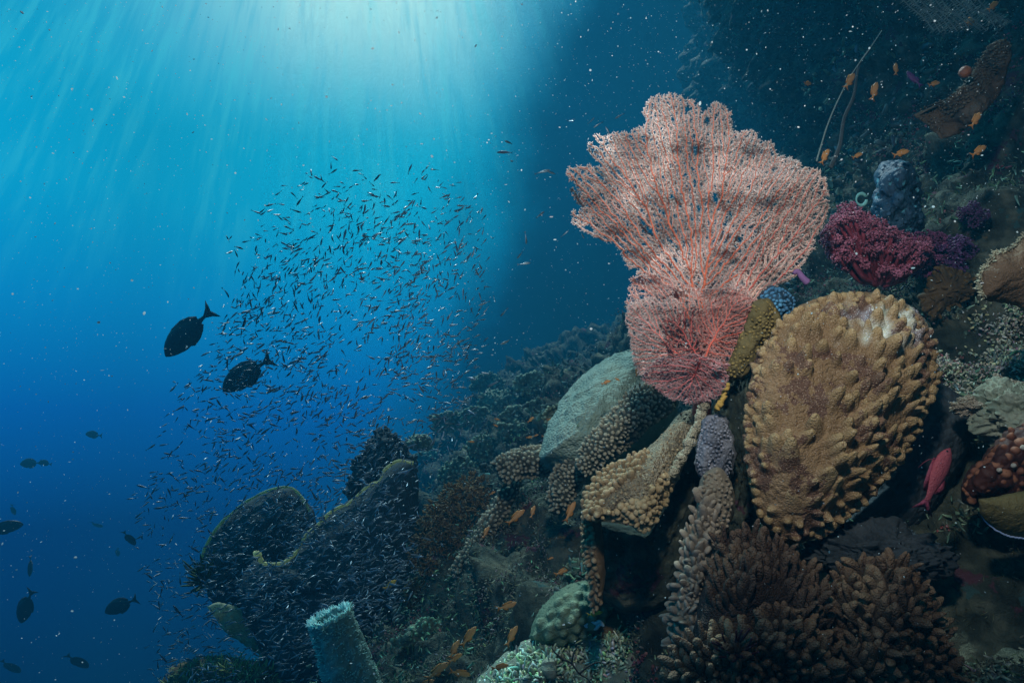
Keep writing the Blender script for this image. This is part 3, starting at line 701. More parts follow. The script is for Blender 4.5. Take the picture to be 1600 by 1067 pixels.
# ------------------------------------------------------------------ dome coral and its neighbours
dome, pld = colony("dome_coral", "smooth pale green domed coral behind the foot of the fan", "coral", [(848,716),(856,682),(872,648),(892,618),(916,592),(944,570),(978,553),(1010,552),(1040,585),(1050,640),(1010,700),(960,740),(900,745)], 2.0, M['greenpale'], 4, 1.5, 400, (.4,.5,.4), (.5,.6,.5), gy=-.0006, gx=.0008, bulge=.22, thick=.2, fine=.006, fsc=26, pw=.55, body=(.5,.5,.5), nt=240, nr=90)
for i, (lab, out, d_) in enumerate([
    ("band of small pale coral knobs climbing over the green dome", [(905,700),(930,672),(960,640),(985,612),(1015,598),(1040,610),(1050,640),(1010,668),(975,700),(945,725),(920,742),(905,735)], 1.70),
    ("small pale knobbly coral spur sticking out left of the dome's foot", [(770,722),(800,705),(835,700),(862,700),(882,715),(876,735),(845,742),(815,745),(790,752)], 2.1),
    ("hanging tongue of pale knobbly coral left of the folded ledge", [(862,745),(880,715),(905,690),(925,700),(920,730),(905,760),(885,790),(868,800),(858,780)], 1.85),
    ("long narrow strip of pale knobbly coral running down the dark gully", [(800,728),(818,735),(810,765),(795,795),(775,822),(756,850),(742,880),(728,905),(712,908),(708,885),(722,860),(742,835),(760,805),(778,770),(788,745)], 2.3)]):
    colony("knobbly_coral", lab, "coral", out, d_, M['palefing'], 7.5, 2.9, 5.0, (.22,.25,.24), (.72,.78,.70), bulge=.06, thick=.10, ub=.7, ob=.5, segs=6, body=(.12,.15,.14), wob=.03, jag=.05)

def rock(name, label, cat, cx, cy, rx, ry, d, mat, seed=1, amp=.28, dz=1.0, n=120, group=None, fsc=9.0, kind=None):
    k = d / FPX; t = np.linspace(0, math.pi, n); a = np.arange(n * 2) / (n * 2) * 2 * math.pi
    T, A = np.meshgrid(t, a, indexing='ij')
    u = np.stack([np.sin(T) * np.cos(A), np.sin(T) * np.sin(A), np.cos(T)], -1)
    r = 1 + amp * fbm(u * 1.7 + seed * 9.1, 4, seed) + amp * .30 * fbm(u * fsc, 4, seed + 3)
    q = u * r[..., None]
    w = P(cx, cy, d)[None, None] + q[..., :1] * Rv * rx * k + q[..., 2:3] * Uv * ry * k + q[..., 1:2] * Fv * (rx + ry) / 2 * k * dz
    m_ = MB(); m_.add(w, grid_quads(n, n * 2, True)); o = m_.build(name, mat)
    return tag(o, label, cat, group, kind)

# mound coral at the bottom middle, anemone tentacles, rubble ridge
mnd = thing("mound_coral", "low green lumpy mound coral on the bottom ridge left of the tentacles", "coral", P(890, 1000, 1.62))
OM = [(832,992),(845,960),(868,935),(890,920),(915,912),(945,915),(960,935),(955,965),(930,990),(890,1005),(850,1010)]
plm = Plate(OM, 1.50, gy=-.0006, bulge=.05, thick=.12, nt=300, nr=110, wob=.02, wsc=10, seed=19); mb = MB()
km = scatter_px([(835,992),(848,962),(870,937),(892,922),(915,914),(943,917),(956,936),(950,962),(925,985),(890,1000),(852,1006)], 13.5); p, n, rho, th = plm.at(km[:, 0], km[:, 1]); kk_ = 1.5 / FPX
add_plate(mb, plm, (p, n, rng.uniform(8, 11, len(km)) * kk_, rng.uniform(5, 7, len(km)) * kk_), c=(.30,.36,.30), tipc=(.62,.68,.58), fine=.0015, fsc=110); mb.build("body", M['mound'], mnd)

rdg2 = thing("reef_ridge", "greenish rubble ridge slanting along the bottom edge left of the lobed column", "reef rock", P(900, 1067, 1.55))
mb = MB(); plr = Plate([(735,1100),(755,1060),(780,1040),(805,1020),(840,1000),(880,985),(930,960),(985,940),(1040,935),(1065,950),(1070,1000),(1060,1100)], 1.56, gy=-.0012, bulge=.10, thick=.2, nt=300, nr=110, wob=.05, wsc=9, seed=15)
add_plate(mb, plr, fine=.012, fsc=28); mb.build("rock_body", M['mid'], rdg2)
mb = MB(); q_ = scatter_px([(735,1095),(755,1056),(780,1036),(805,1016),(840,996),(880,981),(930,956),(985,938),(1040,933),(1065,950),(1068,1000),(1058,1095)], 3.7)
tn = rng.uniform(.35, 1.25, (len(q_), 1)) * (1 + rng.normal(0, .14, (len(q_), 3)))
plate_fingers(mb, plr, q_, 8, 1.9, 1.0, .5, .3, np.array([(.18,.26,.18)]) * tn, np.array([(.55,.74,.50)]) * tn, FING, 6, .6, bend=.5); mb.build("crust", M['turf'], rdg2)
anem = thing("sea_anemone", "pale green sea anemone with short tentacles on the ridge beside the mound coral", "anemone", P(965, 985, 1.5))
mb = MB(); q_ = scatter_px([(900,985),(930,965),(955,945),(985,935),(1010,945),(1000,975),(975,995),(930,1005)], 5.0)
plate_fingers(mb, plr, q_, 17, 2.2, .8, .4, .2, (.16,.18,.09), (.34,.42,.24), CONE, 6, .5, bend=.4); mb.build("tentacles", M['turf'], anem)
mb = MB(); plz = Plate([(905,985),(955,948),(1005,945),(1000,978),(935,1003)], 1.5, gy=-.001, bulge=.03, thick=.03, nt=60, nr=16, seed=2); add_plate(mb, plz); mb.build("disc", M['bush'], anem)
shell = thing("giant_clam", "small pale blue clam lips poking from the ridge beside the anemone", "clam", P(930, 972, 1.44))
mb = MB(); t_ = np.linspace(0, 1, 30)
for s_ in (-1, 1): tube(mb, P(912 + 32 * t_, 975 + s_ * 4 * np.sin(t_ * 3.14) + 2 * np.sin(t_ * 14), 1.44 + 0 * t_), (1.2 + 2.2 * np.sin(t_ * 3.14)) * 1.44 / FPX, 8, (.28, .42, .46))
mb.build("lips", M['turf'], shell)
tw = MB()
for pts2 in ([(880,1030),(893,1036),(905,1052),(920,1062),(930,1080)], [(893,1036),(897,1018),(905,1008)], [(880,1030),(868,1020),(862,1012)], [(905,1052),(920,1040),(936,1034),(948,1040)]):
    q = smooth_path(pts2, 20); tube(tw, P(q[:, 0], q[:, 1], 1.32 + 0 * q[:, 0]), np.linspace(1.8, .7, 20) * 1.32 / FPX, 6)
o = tw.build("dead_twig", M['twig']); tag(o, "thin bare black twig of dead coral on the bottom ridge", "twig")

# ------------------------------------------------------------------ right-hand side of the reef
def clump(name, label, cat, outline, d, mat, nl, rl, per, L, R, c0, c1, depth=.06, trunk=None, segs=5, group=None, fname="polyp_heads"):
    """soft coral: lobules bristling with polyps on short branches"""
    th_ = thing(name, label, cat, P(*np.asarray(outline, float).mean(0), d + .03), group)
    d = free(*np.asarray(outline, float).mean(0), d, .05)
    k = d / FPX; q = scatter_px(outline, rl * 1.15, 20000, nl); m_ = MB(); n = len(q)
    c = P(q[:, 0], q[:, 1], d + rng.uniform(-depth, depth, n))
    dirs = nrm(rng.normal(0, 1, (n * per, 3)) + np.repeat(rng.normal(0, .3, (n, 3)), per, 0) - .35 * Fv)
    rr = rl * k * rng.uniform(.72, 1.0, (n * per, 1))
    pos = np.repeat(c, per, 0) + dirs * rr
    f = rng.uniform(0, 1, (n * per, 1))
    fingers(m_, pos, dirs, L * k * rng.uniform(.6, 1.4, n * per), R * k * rng.uniform(.7, 1.3, n * per), FING, segs, .2, np.array(c0) * (.7 + .5 * f), np.array(c1) * (.6 + .6 * f))
    m_.build(fname, mat, th_)
    if trunk is not None:
        m_ = MB(); base = P(*trunk, d + .06)
        for i in range(n):
            mid = (base + c[i]) / 2 + rng.normal(0, .006, 3) - Uv * .01
            p = smooth_path(np.array([base, mid, c[i]]), 8); tube(m_, p, np.linspace(5, 2.6, 8) * k, 6, (.6, .42, .44))
        m_.build("branches", mat, th_)
    return th_

clump("soft_coral", "crimson bushy soft coral growing just above the tan leather coral", "soft coral",
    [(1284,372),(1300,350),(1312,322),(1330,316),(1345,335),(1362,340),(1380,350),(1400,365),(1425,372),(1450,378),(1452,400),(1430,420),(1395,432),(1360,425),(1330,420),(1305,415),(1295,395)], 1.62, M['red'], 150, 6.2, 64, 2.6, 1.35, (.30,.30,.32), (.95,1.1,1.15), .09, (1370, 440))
clump("soft_coral", "purple soft coral tufts right of the crimson one", "soft coral", [(1462,392),(1478,375),(1500,372),(1520,390),(1512,412),(1490,422),(1470,415)], 1.85, M['purple'], 60, 7, 60, 2.8, 1.4, (.4,.4,.4), (1.,1.,1.), .05)
clump("soft_coral", "dusky mauve soft coral bridging the crimson and the purple tufts", "soft coral", [(1425,372),(1450,366),(1475,372),(1478,400),(1462,425),(1435,432),(1418,415)], 1.74, M["purple"], 60, 6.5, 60, 2.6, 1.3, (.7,.5,.4), (1.7,1.2,.9), .05)
clump("soft_coral", "small dim violet soft coral tuft highest up the dark wall", "soft coral", [(1500,330),(1520,322),(1540,332),(1535,350),(1512,352)], 1.95, M['purple'], 30, 7, 60, 2.8, 1.4, (.35,.35,.35), (.7,.7,.7), .04)
bs, _ = colony("blue_sponge", "dark blue lumpy sponge pillar standing behind the crimson soft coral", "sponge", [(1370,290),(1378,262),(1398,254),(1420,260),(1432,285),(1438,320),(1440,352),(1425,368),(1395,368),(1372,355),(1368,320)], 1.72, M['blue'], 4, 3, 14, (.4,.4,.4), (.6,.6,.6), bulge=.07, thick=.08, wob=.03, wsc=14, fine=.008, fsc=36)
# pale tunicate beside it
tun = thing("tunicate", "small glassy pale green sea squirt left of the blue sponge pillar", "sea squirt", P(1346, 322, 1.6))
mb = MB(); t_ = np.linspace(0, 1, 24); tube(mb, P(1346 + 8 * np.cos(t_ * 5.6), 312 + 9 * np.sin(t_ * 5.6), 1.6 + .005 * t_), (2.0 + .8 * np.sin(t_ * 9)) * 1.6 / FPX, 8, (.10, .26, .24)); mb.build("siphon", M['turf'], tun)
# brown leafy algae patches below the purple coral
colony("leafy_algae", "ochre brown leafy patch under the purple soft coral", "algae", [(1455,430),(1480,420),(1510,425),(1525,445),(1515,465),(1480,480),(1455,500),(1440,470)], 1.7, M['bush'], 9, 5, 11, (.35,.35,.3), (.6,.55,.4), bulge=.03, thick=.04, flat=.3, ub=.5, jag=.2, fname="blades")
# top right elephant-ear sponge
TE = [(1430,180),(1445,168),(1475,160),(1500,140),(1520,110),(1540,80),(1560,66),(1578,66),(1576,95),(1568,130),(1550,160),(1525,185),(1500,205),(1472,215),(1452,200)]
ear = thing("ear_sponge", "dim brown folded sponge sheet jutting from the wall near the upper right corner", "sponge", P(1520, 200, 1.75))
ple = Plate(TE, 1.66, gx=-.0006, bulge=.02, thick=.03, nt=240, nr=60, wob=.012, wsc=12, seed=22, jag=.03, func=lambda x, y: .03 * np.sin((x - y) / 22.))
mb = MB(); add_plate(mb, ple, c=(.36,.36,.38), fine=.004, fsc=60); mb.build("sheet", M['ear'], ear)
mb = MB(); q = smooth_path([(1432,178),(1450,166),(1478,158),(1502,136),(1522,106),(1542,78),(1562,66),(1578,66)], 90)
q2 = scatter_px([(1428,180),(1445,165),(1475,157),(1500,136),(1520,106),(1540,76),(1560,63),(1580,64),(1572,95),(1548,130),(1515,160),(1480,187),(1466,207),(1446,197)], 4.0); plate_fingers(mb, ple, q2, 5, 2.0, 1, .4, .6, (.20,.22,.22), (.46,.50,.50), segs=6); mb.build("fuzzy_edge", M['ear'], ear)
# right-hand scalloped sponge
TS = [(1532,445),(1534,425),(1546,412),(1556,396),(1574,392),(1588,384),(1600,368),(1625,352),(1680,350),(1700,440),(1680,520),(1615,492),(1585,476),(1556,470),(1536,466)]
scal = thing("scalloped_sponge", "brown fan-like sponge with a frilly pale fringe cut off by the right edge", "sponge", P(1640, 480, 1.2))
pls = Plate(TS, 1.15, gx=.0002, bulge=.035, thick=.03, nt=300, nr=70, wob=.010, wsc=9, seed=31, jag=.02, jagn=60)
mb = MB(); add_plate(mb, pls, c=(.55,.5,.48), fine=.0012, fsc=120); mb.build("sheet", M['ear'], scal)
mb = MB(); q = smooth_path([(1538,466),(1532,445),(1534,425),(1546,412),(1556,396),(1574,392),(1588,384),(1600,368),(1625,352)], 330) + rng.normal(0, 1.5, (330, 2))
plate_fingers(mb, pls, q, 6, 1.3, .4, .4, 1.0, (.5,.55,.5), (.85,.95,.9), segs=5, rnd=.6, bend=.5); mb.build("fringe", M['grey'], scal)
# slender whips on the wall
for lab, pts2, w_ in [("thin pale sea whip leaning up the dark wall right of the fan", [(1276,252),(1284,225),(1293,196),(1308,160),(1330,118),(1362,72),(1378,48)], 1.3), ("dim broad blade behind the thin whip, right of the fan", [(1298,262),(1312,228),(1319,186),(1334,150),(1342,104),(1360,76)], 3.4)]:
    q = smooth_path(pts2, 50); mb = MB(); tube(mb, P(q[:, 0], q[:, 1], 1.75 + np.linspace(0, .2, 50)), w_ * np.linspace(1, .5, 50) * 1.8 / FPX, 8, (.16,.20,.17) if w_ < 3 else (.04,.05,.05), flat=.3)
    o = mb.build("sea_whip", M['turf']); tag(o, lab, "sea whip")
o = rock("ball_sponge", "small round orange red sponge beside the brown folded sheet", "sponge", 1508, 113, 9, 9, 1.6, M['orange'], 3, .08, n=24)
# feathery hydroid along the top edge
hy = thing("feathery_hydroid", "faint feathery hydroid sprays at the top edge above the wall", "hydroid", P(1480, -20, 1.9))
mb = MB()
for i in range(14):
    x0 = 1400 + i * 9; pts2 = [(x0, -14), (x0 + 18, 8 + rng.uniform(-4, 6)), (x0 + 42, 26 + rng.uniform(-6, 8)), (x0 + 60, 44 + rng.uniform(-8, 8))]
    q = smooth_path(pts2, 26); w3 = P(q[:, 0], q[:, 1], 1.9 + .05 * rng.uniform(-1, 1) + 0 * q[:, 0]); tube(mb, w3, .9 * 1.9 / FPX, 4, (.10,.14,.13))
    for s_ in (-1, 1): fingers(mb, w3, nrm(np.tile(Rv * .8 * s_ + Uv * .6 * s_, (26, 1)) + rng.normal(0, .15, (26, 3))), 8 * 1.9 / FPX, .45 * 1.9 / FPX, THIN, 3, .1, (.10,.14,.13))
mb.build("sprays", M['turf'], hy)

# blue grey plate coral behind the tan coral, and rocks round it
colony("plate_coral", "dark slate blue plate coral showing below and right of the tan coral", "coral", [(1395,690),(1440,600),(1480,610),(1520,650),(1500,720),(1470,770),(1440,815),(1400,835),(1340,838),(1320,820),(1350,780)], 1.32, M['darkcoral'], 5, 3, 500, (.4,.45,.5), (.5,.55,.6), bulge=.05, thick=.1, fine=.002, fsc=60, body=(.6,.62,.65))
rock("boulder", "dark encrusted boulder under the tip of the tan coral", "rock", 1365, 868, 88, 42, 1.15, M['darkcoral'], 5, .30)
rock("boulder", "pale green speckled boulder above the orange sponge cluster", "rock", 1590, 645, 62, 46, 1.2, M['mid'], 7, .30)
rock("boulder", "small buff rubble lump between the tan coral and the pale green boulder", "rock", 1512, 634, 20, 12, 1.22, M['grey'], 9, .45)
rock("boulder", "buff crusted knob right of the rubble lump", "rock", 1570, 606, 20, 15, 1.24, M['grey'], 13, .45)
oc, plo = colony("sponge_cluster", "cluster of orange red crusting sponge knobs at the right edge above the olive plate", "sponge", [(1505,760),(1520,735),(1545,712),(1560,690),(1590,668),(1640,660),(1650,800),(1600,800),(1560,790),(1540,785),(1515,785)], 1.12, M['orange'], 8, 7.5, 14, (.22,.2,.22), (.55,.6,.6), bulge=.05, thick=.06, ub=.2, nb=1, segs=12, rnd=.25, prof=(np.array([0,.4,.75,.93,1.0]), np.array([1.1,1.05,.8,.42,.05])), body=(.10,.08,.10), fine=.006, fsc=40)
for i, (x, y) in enumerate([(1597,700),(1560,735),(1582,728),(1612,718)]):
    tt_ = MB(); c_ = plo.at([x], [y])[0]; fingers(tt_, c_, np.array([[0, -1., .4]]), 6 * 1.12 / FPX, 3.6 * 1.12 / FPX, FING, 12, 0, (.55,.62,.55)); o = tt_.build("white_sea_squirt", M['sand']); tag(o, "tiny white round sea squirt on the orange sponge cluster", "sea squirt", "white sea squirts on the orange sponge")
op = thing("olive_plate_coral", "olive green plate coral with a pale blue rim at the right edge", "coral", P(1600, 830, 1.08))
plop = Plate([(1530,780),(1560,776),(1600,768),(1660,760),(1680,820),(1640,842),(1600,840),(1570,834),(1545,818),(1532,800)], 1.05, gy=.0003, bulge=.02, thick=.025, nt=200, nr=50, wob=.004, seed=41)
mb = MB(); add_plate(mb, plop, fine=.0008, fsc=150); mb.build("plate", M['olive'], op)
mb = MB(); q = smooth_path([(1532,800),(1545,818),(1570,834),(1600,840),(1640,842)], 80); q[:, 1] += rng.normal(0, .6, 80); tube(mb, P(q[:, 0], q[:, 1] + 1, 1.055 + 0 * q[:, 0]), 1.5 * 1.05 / FPX, 6, (.26,.34,.48)); mb.build("rim", M['turf'], op)
# little things between the fan and the tan coral
colony("blue_tunicates", "slate blue spongy clump tucked between the fan and the tan coral", "sponge", [(1190,462),(1205,450),(1228,455),(1240,470),(1236,492),(1215,500),(1198,488)], 1.3, M['blue'], 5, 3.2, 5.5, (.9,1.0,1.0), (1.6,1.9,1.9), bulge=.03, thick=.05, segs=6)
colony("mossy_sponge", "mottled olive sponge wedge left of the tan coral", "sponge", [(1178,475),(1200,470),(1214,490),(1212,512),(1195,540),(1172,575),(1150,590),(1136,580),(1150,545),(1165,510)], 1.24, M['olive'], 4, 2.4, 5, (.55,.5,.4), (.85,.8,.7), bulge=.03, thick=.05, fine=.005, fsc=60, segs=6)
mb = MB(); q = smooth_path([(1240,428),(1246,424),(1254,434),(1262,442)], 14); tube(mb, P(q[:, 0], q[:, 1], 1.3 + 0 * q[:, 0]), np.linspace(3, 6, 14) * 1.3 / FPX, 10, (.13,.07,.16)); o = mb.build("purple_tube_sponge", M['turf']); tag(o, "short lilac tube sponge right of the fan's lower branches", "sponge")
mb = MB(); q = smooth_path([(1138,600),(1132,615),(1128,628),(1118,640)], 20); tube(mb, P(q[:, 0], q[:, 1], 1.2 + 0 * q[:, 0]) + rng.normal(0, .0015, (20, 3)), np.linspace(3, 5, 20) * 1.2 / FPX, 8, (.26,.17,.04)); o = mb.build("yellow_crust", M['turf']); tag(o, "yellow crusting sponge streak at the foot of the fan", "sponge")
rock("boulder", "shadowed rock between the lobed column and the tan coral", "rock", 1150, 700, 40, 130, 1.36, M['rock'], 17, .25)

# ------------------------------------------------------------------ midground and far reef
bb = clump("bushy_coral", "brown bushy soft coral on the slope left of the dark gully", "soft coral", [(640,872),(655,835),(668,800),(690,775),(715,760),(740,748),(762,760),(758,790),(740,815),(720,845),(700,880),(665,890)], 2.6, M['bush'], 150, 9, 36, 7, 1.3, (.5,.5,.5), (1.0,1.0,.9), .12)
cols_ = ["mint green lumpy coral head", "teal branching coral head", "grey green crusted coral head", "pale cyan coral head", "dusky coral head", "mossy coral head"]
def slope_head(px, py, w, h, lab, mat, spacing=6.5, L=7, R=2.6, c1=(.6,.75,.65), off=.0, name="coral_colony", prof=FING):
    d, nn = hit(px, py, 4.0); d = d - .04 * d * .5 + off
    out = [(px + w * math.cos(a) * (1 + .2 * math.sin(3 * a + px)), py + h * math.sin(a) * (1 + .2 * math.cos(2 * a + py))) for a in np.arange(10) / 10 * 6.283]
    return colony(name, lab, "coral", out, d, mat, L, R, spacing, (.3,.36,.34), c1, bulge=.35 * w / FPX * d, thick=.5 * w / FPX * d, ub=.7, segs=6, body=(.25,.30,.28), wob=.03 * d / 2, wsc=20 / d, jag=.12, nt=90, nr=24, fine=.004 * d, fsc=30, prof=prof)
slope_head(676, 716, 26, 14, "pale turquoise coral head where the slope meets open water", M['mid'], c1=(.9,1.4,1.3))  # finger tips of a lighter turquoise than the neighbouring heads
slope_head(720, 745, 30, 24, "teal coral head just right of the turquoise one", M['mid'])
slope_head(758, 700, 26, 16, "dusky coral head below the far slope", M['mid'])
slope_head(800, 672, 24, 14, "grey green coral head on the far slope", M['mid'])
slope_head(845, 640, 22, 16, "dim coral head directly left of the green dome's crest", M['mid'])
slope_head(700, 800, 24, 18, "moss coloured coral head between the sponge and the brown bush", M['bush'])
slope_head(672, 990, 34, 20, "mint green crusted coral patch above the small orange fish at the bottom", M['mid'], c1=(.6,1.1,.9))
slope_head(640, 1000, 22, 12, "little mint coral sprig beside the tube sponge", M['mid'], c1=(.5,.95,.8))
slope_head(655, 925, 26, 22, "brownish coral clump beside the dark sponge wall", M['bush'])
slope_head(905, 890, 24, 14, "pale crusted coral foot under the hanging margin", M['mid'])
slope_head(1000, 905, 26, 22, "grey crusty coral growth inside the dark hollow", M['grey'], c1=(.4,.4,.38), off=-.08)
# far reef heads fading into the blue
far = [(780,625,34,18,5.2),(830,598,30,16,6.2),(700,660,30,14,5.0),(745,655,26,16,4.6),(872,655,22,20,3.6),(812,650,26,14,4.2),(655,690,20,12,4.6),(760,598,26,14,7.0)]
for i, (px, py, w, h, d) in enumerate(far):
    dd0, _ = hit(px, py + h * .8, d); dd0 = min(dd0, d + 2)
    out = [(px + w * math.cos(a) * (1 + .25 * math.sin(3 * a + i)), py + h * math.sin(a) * (1 + .2 * math.cos(2 * a + i))) for a in np.arange(10) / 10 * 6.283]
    colony("far_coral", "hazy blue coral head on the distant slope beyond the gully", "coral", out, dd0, M['mid'], 6, 2.4, 6.0, (.4,.4,.4), (.8,.9,.8), bulge=.25 * w / FPX * dd0, thick=.6 * w / FPX * dd0, segs=6, body=(.35,.4,.36), wob=.12, wsc=4, jag=.15, group="hazy coral heads on the distant slope", nt=90, nr=24, fine=.015, fsc=12)

# ------------------------------------------------------------------ the big dark elephant-ear sponge on the left
es = thing("elephant_ear_sponge", "huge dark folded sponge with a pale wavy rim, hidden behind tiny fish", "sponge", P(520, 1060, 3.05))
LA = [(312,885),(320,858),(340,824),(362,802),(382,786),(420,768),(456,762),(480,786),(494,812),(500,850),(480,900),(430,960),(370,970),(330,940)]
LB = [(404,868),(412,880),(430,882),(446,876),(468,853),(482,832),(508,808),(532,792),(554,776),(582,758),(602,738),(622,722),(646,722),(655,790),(650,860),(630,920),(600,990),(580,1080),(440,1090),(410,1020),(385,970),(375,925),(385,890)]
pa = Plate(LA, 3.25, gx=.0004, gy=-.0005, bulge=.12, thick=.06, nt=200, nr=60, wob=.03, wsc=3, seed=51)
pb = Plate(LB, 3.0, gx=.0003, gy=-.0008, bulge=.16, thick=.08, cen=(520, 930), nt=240, nr=70, wob=.04, wsc=3, seed=52)
mb = MB(); add_plate(mb, pa, fine=.006, fsc=20); mb.build("lobe", M['sponge'], es)
mb = MB(); add_plate(mb, pb, fine=.006, fsc=20); mb.build("lobe", M['sponge'], es)
mb = MB(); q = smooth_path([(402,866),(408,876),(420,881),(432,881),(446,876),(460,864),(470,850),(482,832),(508,808),(532,791),(543,788),(556,774),(582,757),(596,746),(603,732),(622,720),(646,722)], 160)
q[:, 1] += 2.0 * vnoise(np.stack([np.arange(160) * .12, np.zeros(160), np.zeros(160)], -1), 3)
tube(mb, P(q[:, 0], q[:, 1], pb.depth(q[:, 0], q[:, 1], 1.0) - .05), (2.2 + 1.2 * vnoise(np.stack([np.arange(160) * .2, np.zeros(160), np.ones(160)], -1), 3)) * 3.0 / FPX, 8, (.5,.5,.4)); mb.build("rim", M['rim'], es)
mb = MB(); q = smooth_path([(396,862),(404,868),(410,878),(420,882)], 20); tube(mb, P(q[:, 0], q[:, 1], 2.9 + 0 * q[:, 0]), np.array([2, 3, 5, 6, 6, 6, 6, 5, 4, 4, 4, 4, 4, 3, 3, 3, 3, 3, 2, 2]) * 2.9 / FPX, 8, (.6,.58,.46)); mb.build("rim_tip", M['rim'], es)
mb = MB(); q = smooth_path([(314,876),(322,852),(341,822),(364,800),(384,784),(420,766),(452,761),(470,776),(485,800)], 120); tube(mb, P(q[:, 0], q[:, 1], pa.depth(q[:, 0], q[:, 1], 1.0) - .05), (1.9 + .8 * vnoise(np.stack([np.arange(120) * .2, np.zeros(120), np.ones(120)], -1), 6)) * 3.2 / FPX, 8, (.32,.42,.34)); mb.build("rim", M['rim'], es)
pu = Plate([(322,948),(340,942),(362,945),(385,960),(405,985),(420,1010),(425,1030),(405,1020),(380,1005),(360,990),(345,975)], 2.95, gx=.0006, bulge=.03, thick=.04, nt=120, nr=30, wob=.02, wsc=6, seed=54)
mb = MB(); add_plate(mb, pu, c=(.36,.40,.40), fine=.008, fsc=26); mb.build("pale_underside", M['rim'], es)
colony("dark_coral_bush", "dark knobbly bush rising behind the sponge rim against the blue water", "soft coral", [(545,780),(548,745),(556,722),(575,705),(580,685),(596,674),(615,678),(630,695),(645,712),(650,740),(630,760),(590,775)], 3.4, M['sponge'], 9, 4.5, 8, (.4,.4,.4), (.7,.7,.7), bulge=.12, thick=.15, ub=.7, ob=.8, jag=.12)
fst = thing("green_feather_star", "green feathery crinoid clinging to the left edge of the dark sponge", "feather star", P(320, 915, 3.1))
mb = MB()
for i in range(46):
    a = rng.uniform(1.6, 5.0); L_ = rng.uniform(28, 52); t_ = np.linspace(0, 1, 12)
    tube(mb, P(325 + math.cos(a) * L_ * t_, 905 + math.sin(a) * L_ * .75 * t_ - 9 * t_ ** 2, 3.1 - .18 * rng.uniform(0, 1) * t_), (2.3 * (1 - t_) ** .5 + .4) * 3.1 / FPX, 5)
mb.build("arms", M['crinoid'], fst)
hb = thing("hydroid_bush", "dull green bushy growth at the bottom edge under the dark sponge", "hydroid", P(350, 1080, 2.9))
plh = Plate([(250,1075),(275,1045),(310,1035),(350,1028),(390,1036),(430,1035),(470,1050),(480,1100),(250,1100)], 2.9, bulge=.12, thick=.15, nt=140, nr=40, wob=.05, wsc=6, seed=61)
mb = MB(); add_plate(mb, plh, fine=.02, fsc=16); mb.build("body", M['bush'], hb)
mb = MB(); plate_fingers(mb, plh, scatter_px([(252,1078),(275,1042),(310,1032),(350,1026),(390,1033),(430,1032),(475,1050),(480,1080)], 4.0), 13, 1.5, .6, .8, .5, (.14,.16,.05), (.24,.32,.14), CONE, 5, .4, bend=.4); mb.build("sprigs", M['turf'], hb)

# tube sponge with a bristly mouth
ts = thing("tube_sponge", "teal tube sponge with a bristly open mouth leaning in from the bottom edge", "sponge", P(560, 1120, 1.8))
ax0 = np.array([516., 965.]); ax1 = np.array([570., 1130.]); d_ = 1.8; k = d_ / FPX
A0 = P(*ax0, d_ + .006); A1 = P(*ax1, d_ - .006); axd = nrm(A0 - A1); L_ = np.linalg.norm(A0 - A1)
xx, yy3, zz = frames(np.array([axd])); nseg = 72; a = np.arange(nseg) / nseg * 2 * math.pi
t_ = np.linspace(0, 1, 60); r_ = (37 - 2 * t_ + 3 * np.sin(t_ * 5)) * k; r_ = np.where(t_ < .9, r_, r_)
rows = []
for i, (u, r) in enumerate(zip(t_, r_)): rows.append((A1 + axd * L_ * u)[None] + (xx * np.cos(a)[:, None] + yy3 * np.sin(a)[:, None]) * r)
for u, f in ((1.012, .95), (1.0, .86), (.9, .80), (.7, .72), (.5, .3)): rows.append((A1 + axd * L_ * u)[None] + (xx * np.cos(a)[:, None] + yy3 * np.sin(a)[:, None]) * r_[-1] * f)
gg = np.array(rows); rad = nrm(gg - (A1 + ((gg - A1) @ axd)[..., None] * axd)); an_ = np.broadcast_to(a[None], gg.shape[:2]); rid = vnoise(np.stack([np.cos(an_) * 3.4, np.sin(an_) * 3.4, .3 * np.arange(gg.shape[0])[:, None] / 10 + 0 * an_], -1), 6)
gg = gg + axd * (.010 * vnoise(np.stack([np.cos(an_) * 2, np.sin(an_) * 2, 0 * an_], -1), 8) * (np.arange(gg.shape[0]) > 52)[:, None])[..., None]
gg = gg + rad * (.0075 * rid + .0045 * fbm(gg * 42, 3, 9) + .0025 * fbm(gg * 120, 2, 9))[..., None]
mb = MB(); mb.add(gg, grid_quads(len(rows), nseg, True)); mb.build("wall", M['tubes'], ts)
mb = MB(); na = 360; aa = rng.uniform(0, 6.283, na); pos = (A0 + axd * rng.uniform(-.004, .003, na)[:, None]) + (xx * np.cos(aa)[:, None] + yy3 * np.sin(aa)[:, None]) * r_[-1] * rng.uniform(.88, 1.03, (na, 1))
fingers(mb, pos, nrm(axd + .45 * (xx * np.cos(aa)[:, None] + yy3 * np.sin(aa)[:, None]) + rng.normal(0, .2, (na, 3))), 9 * k * rng.uniform(.5, 1.3, na), 1.4 * k, CONE, 5, .2, (.30,.50,.46), (.55,.75,.70))
nb_ = 1500; aa = rng.uniform(0, 6.283, nb_); uu = rng.uniform(0, 1, nb_); rv = (xx * np.cos(aa)[:, None] + yy3 * np.sin(aa)[:, None])
fingers(mb, (A1 + axd * L_ * uu[:, None]) + rv * np.interp(uu, t_, r_)[:, None], nrm(rv + .4 * axd + rng.normal(0, .3, (nb_, 3))), 5 * k, 1.2 * k, CONE, 4, .2, (.16,.30,.27), (.34,.52,.47))
mb.build("bristles", M['turf'], ts)

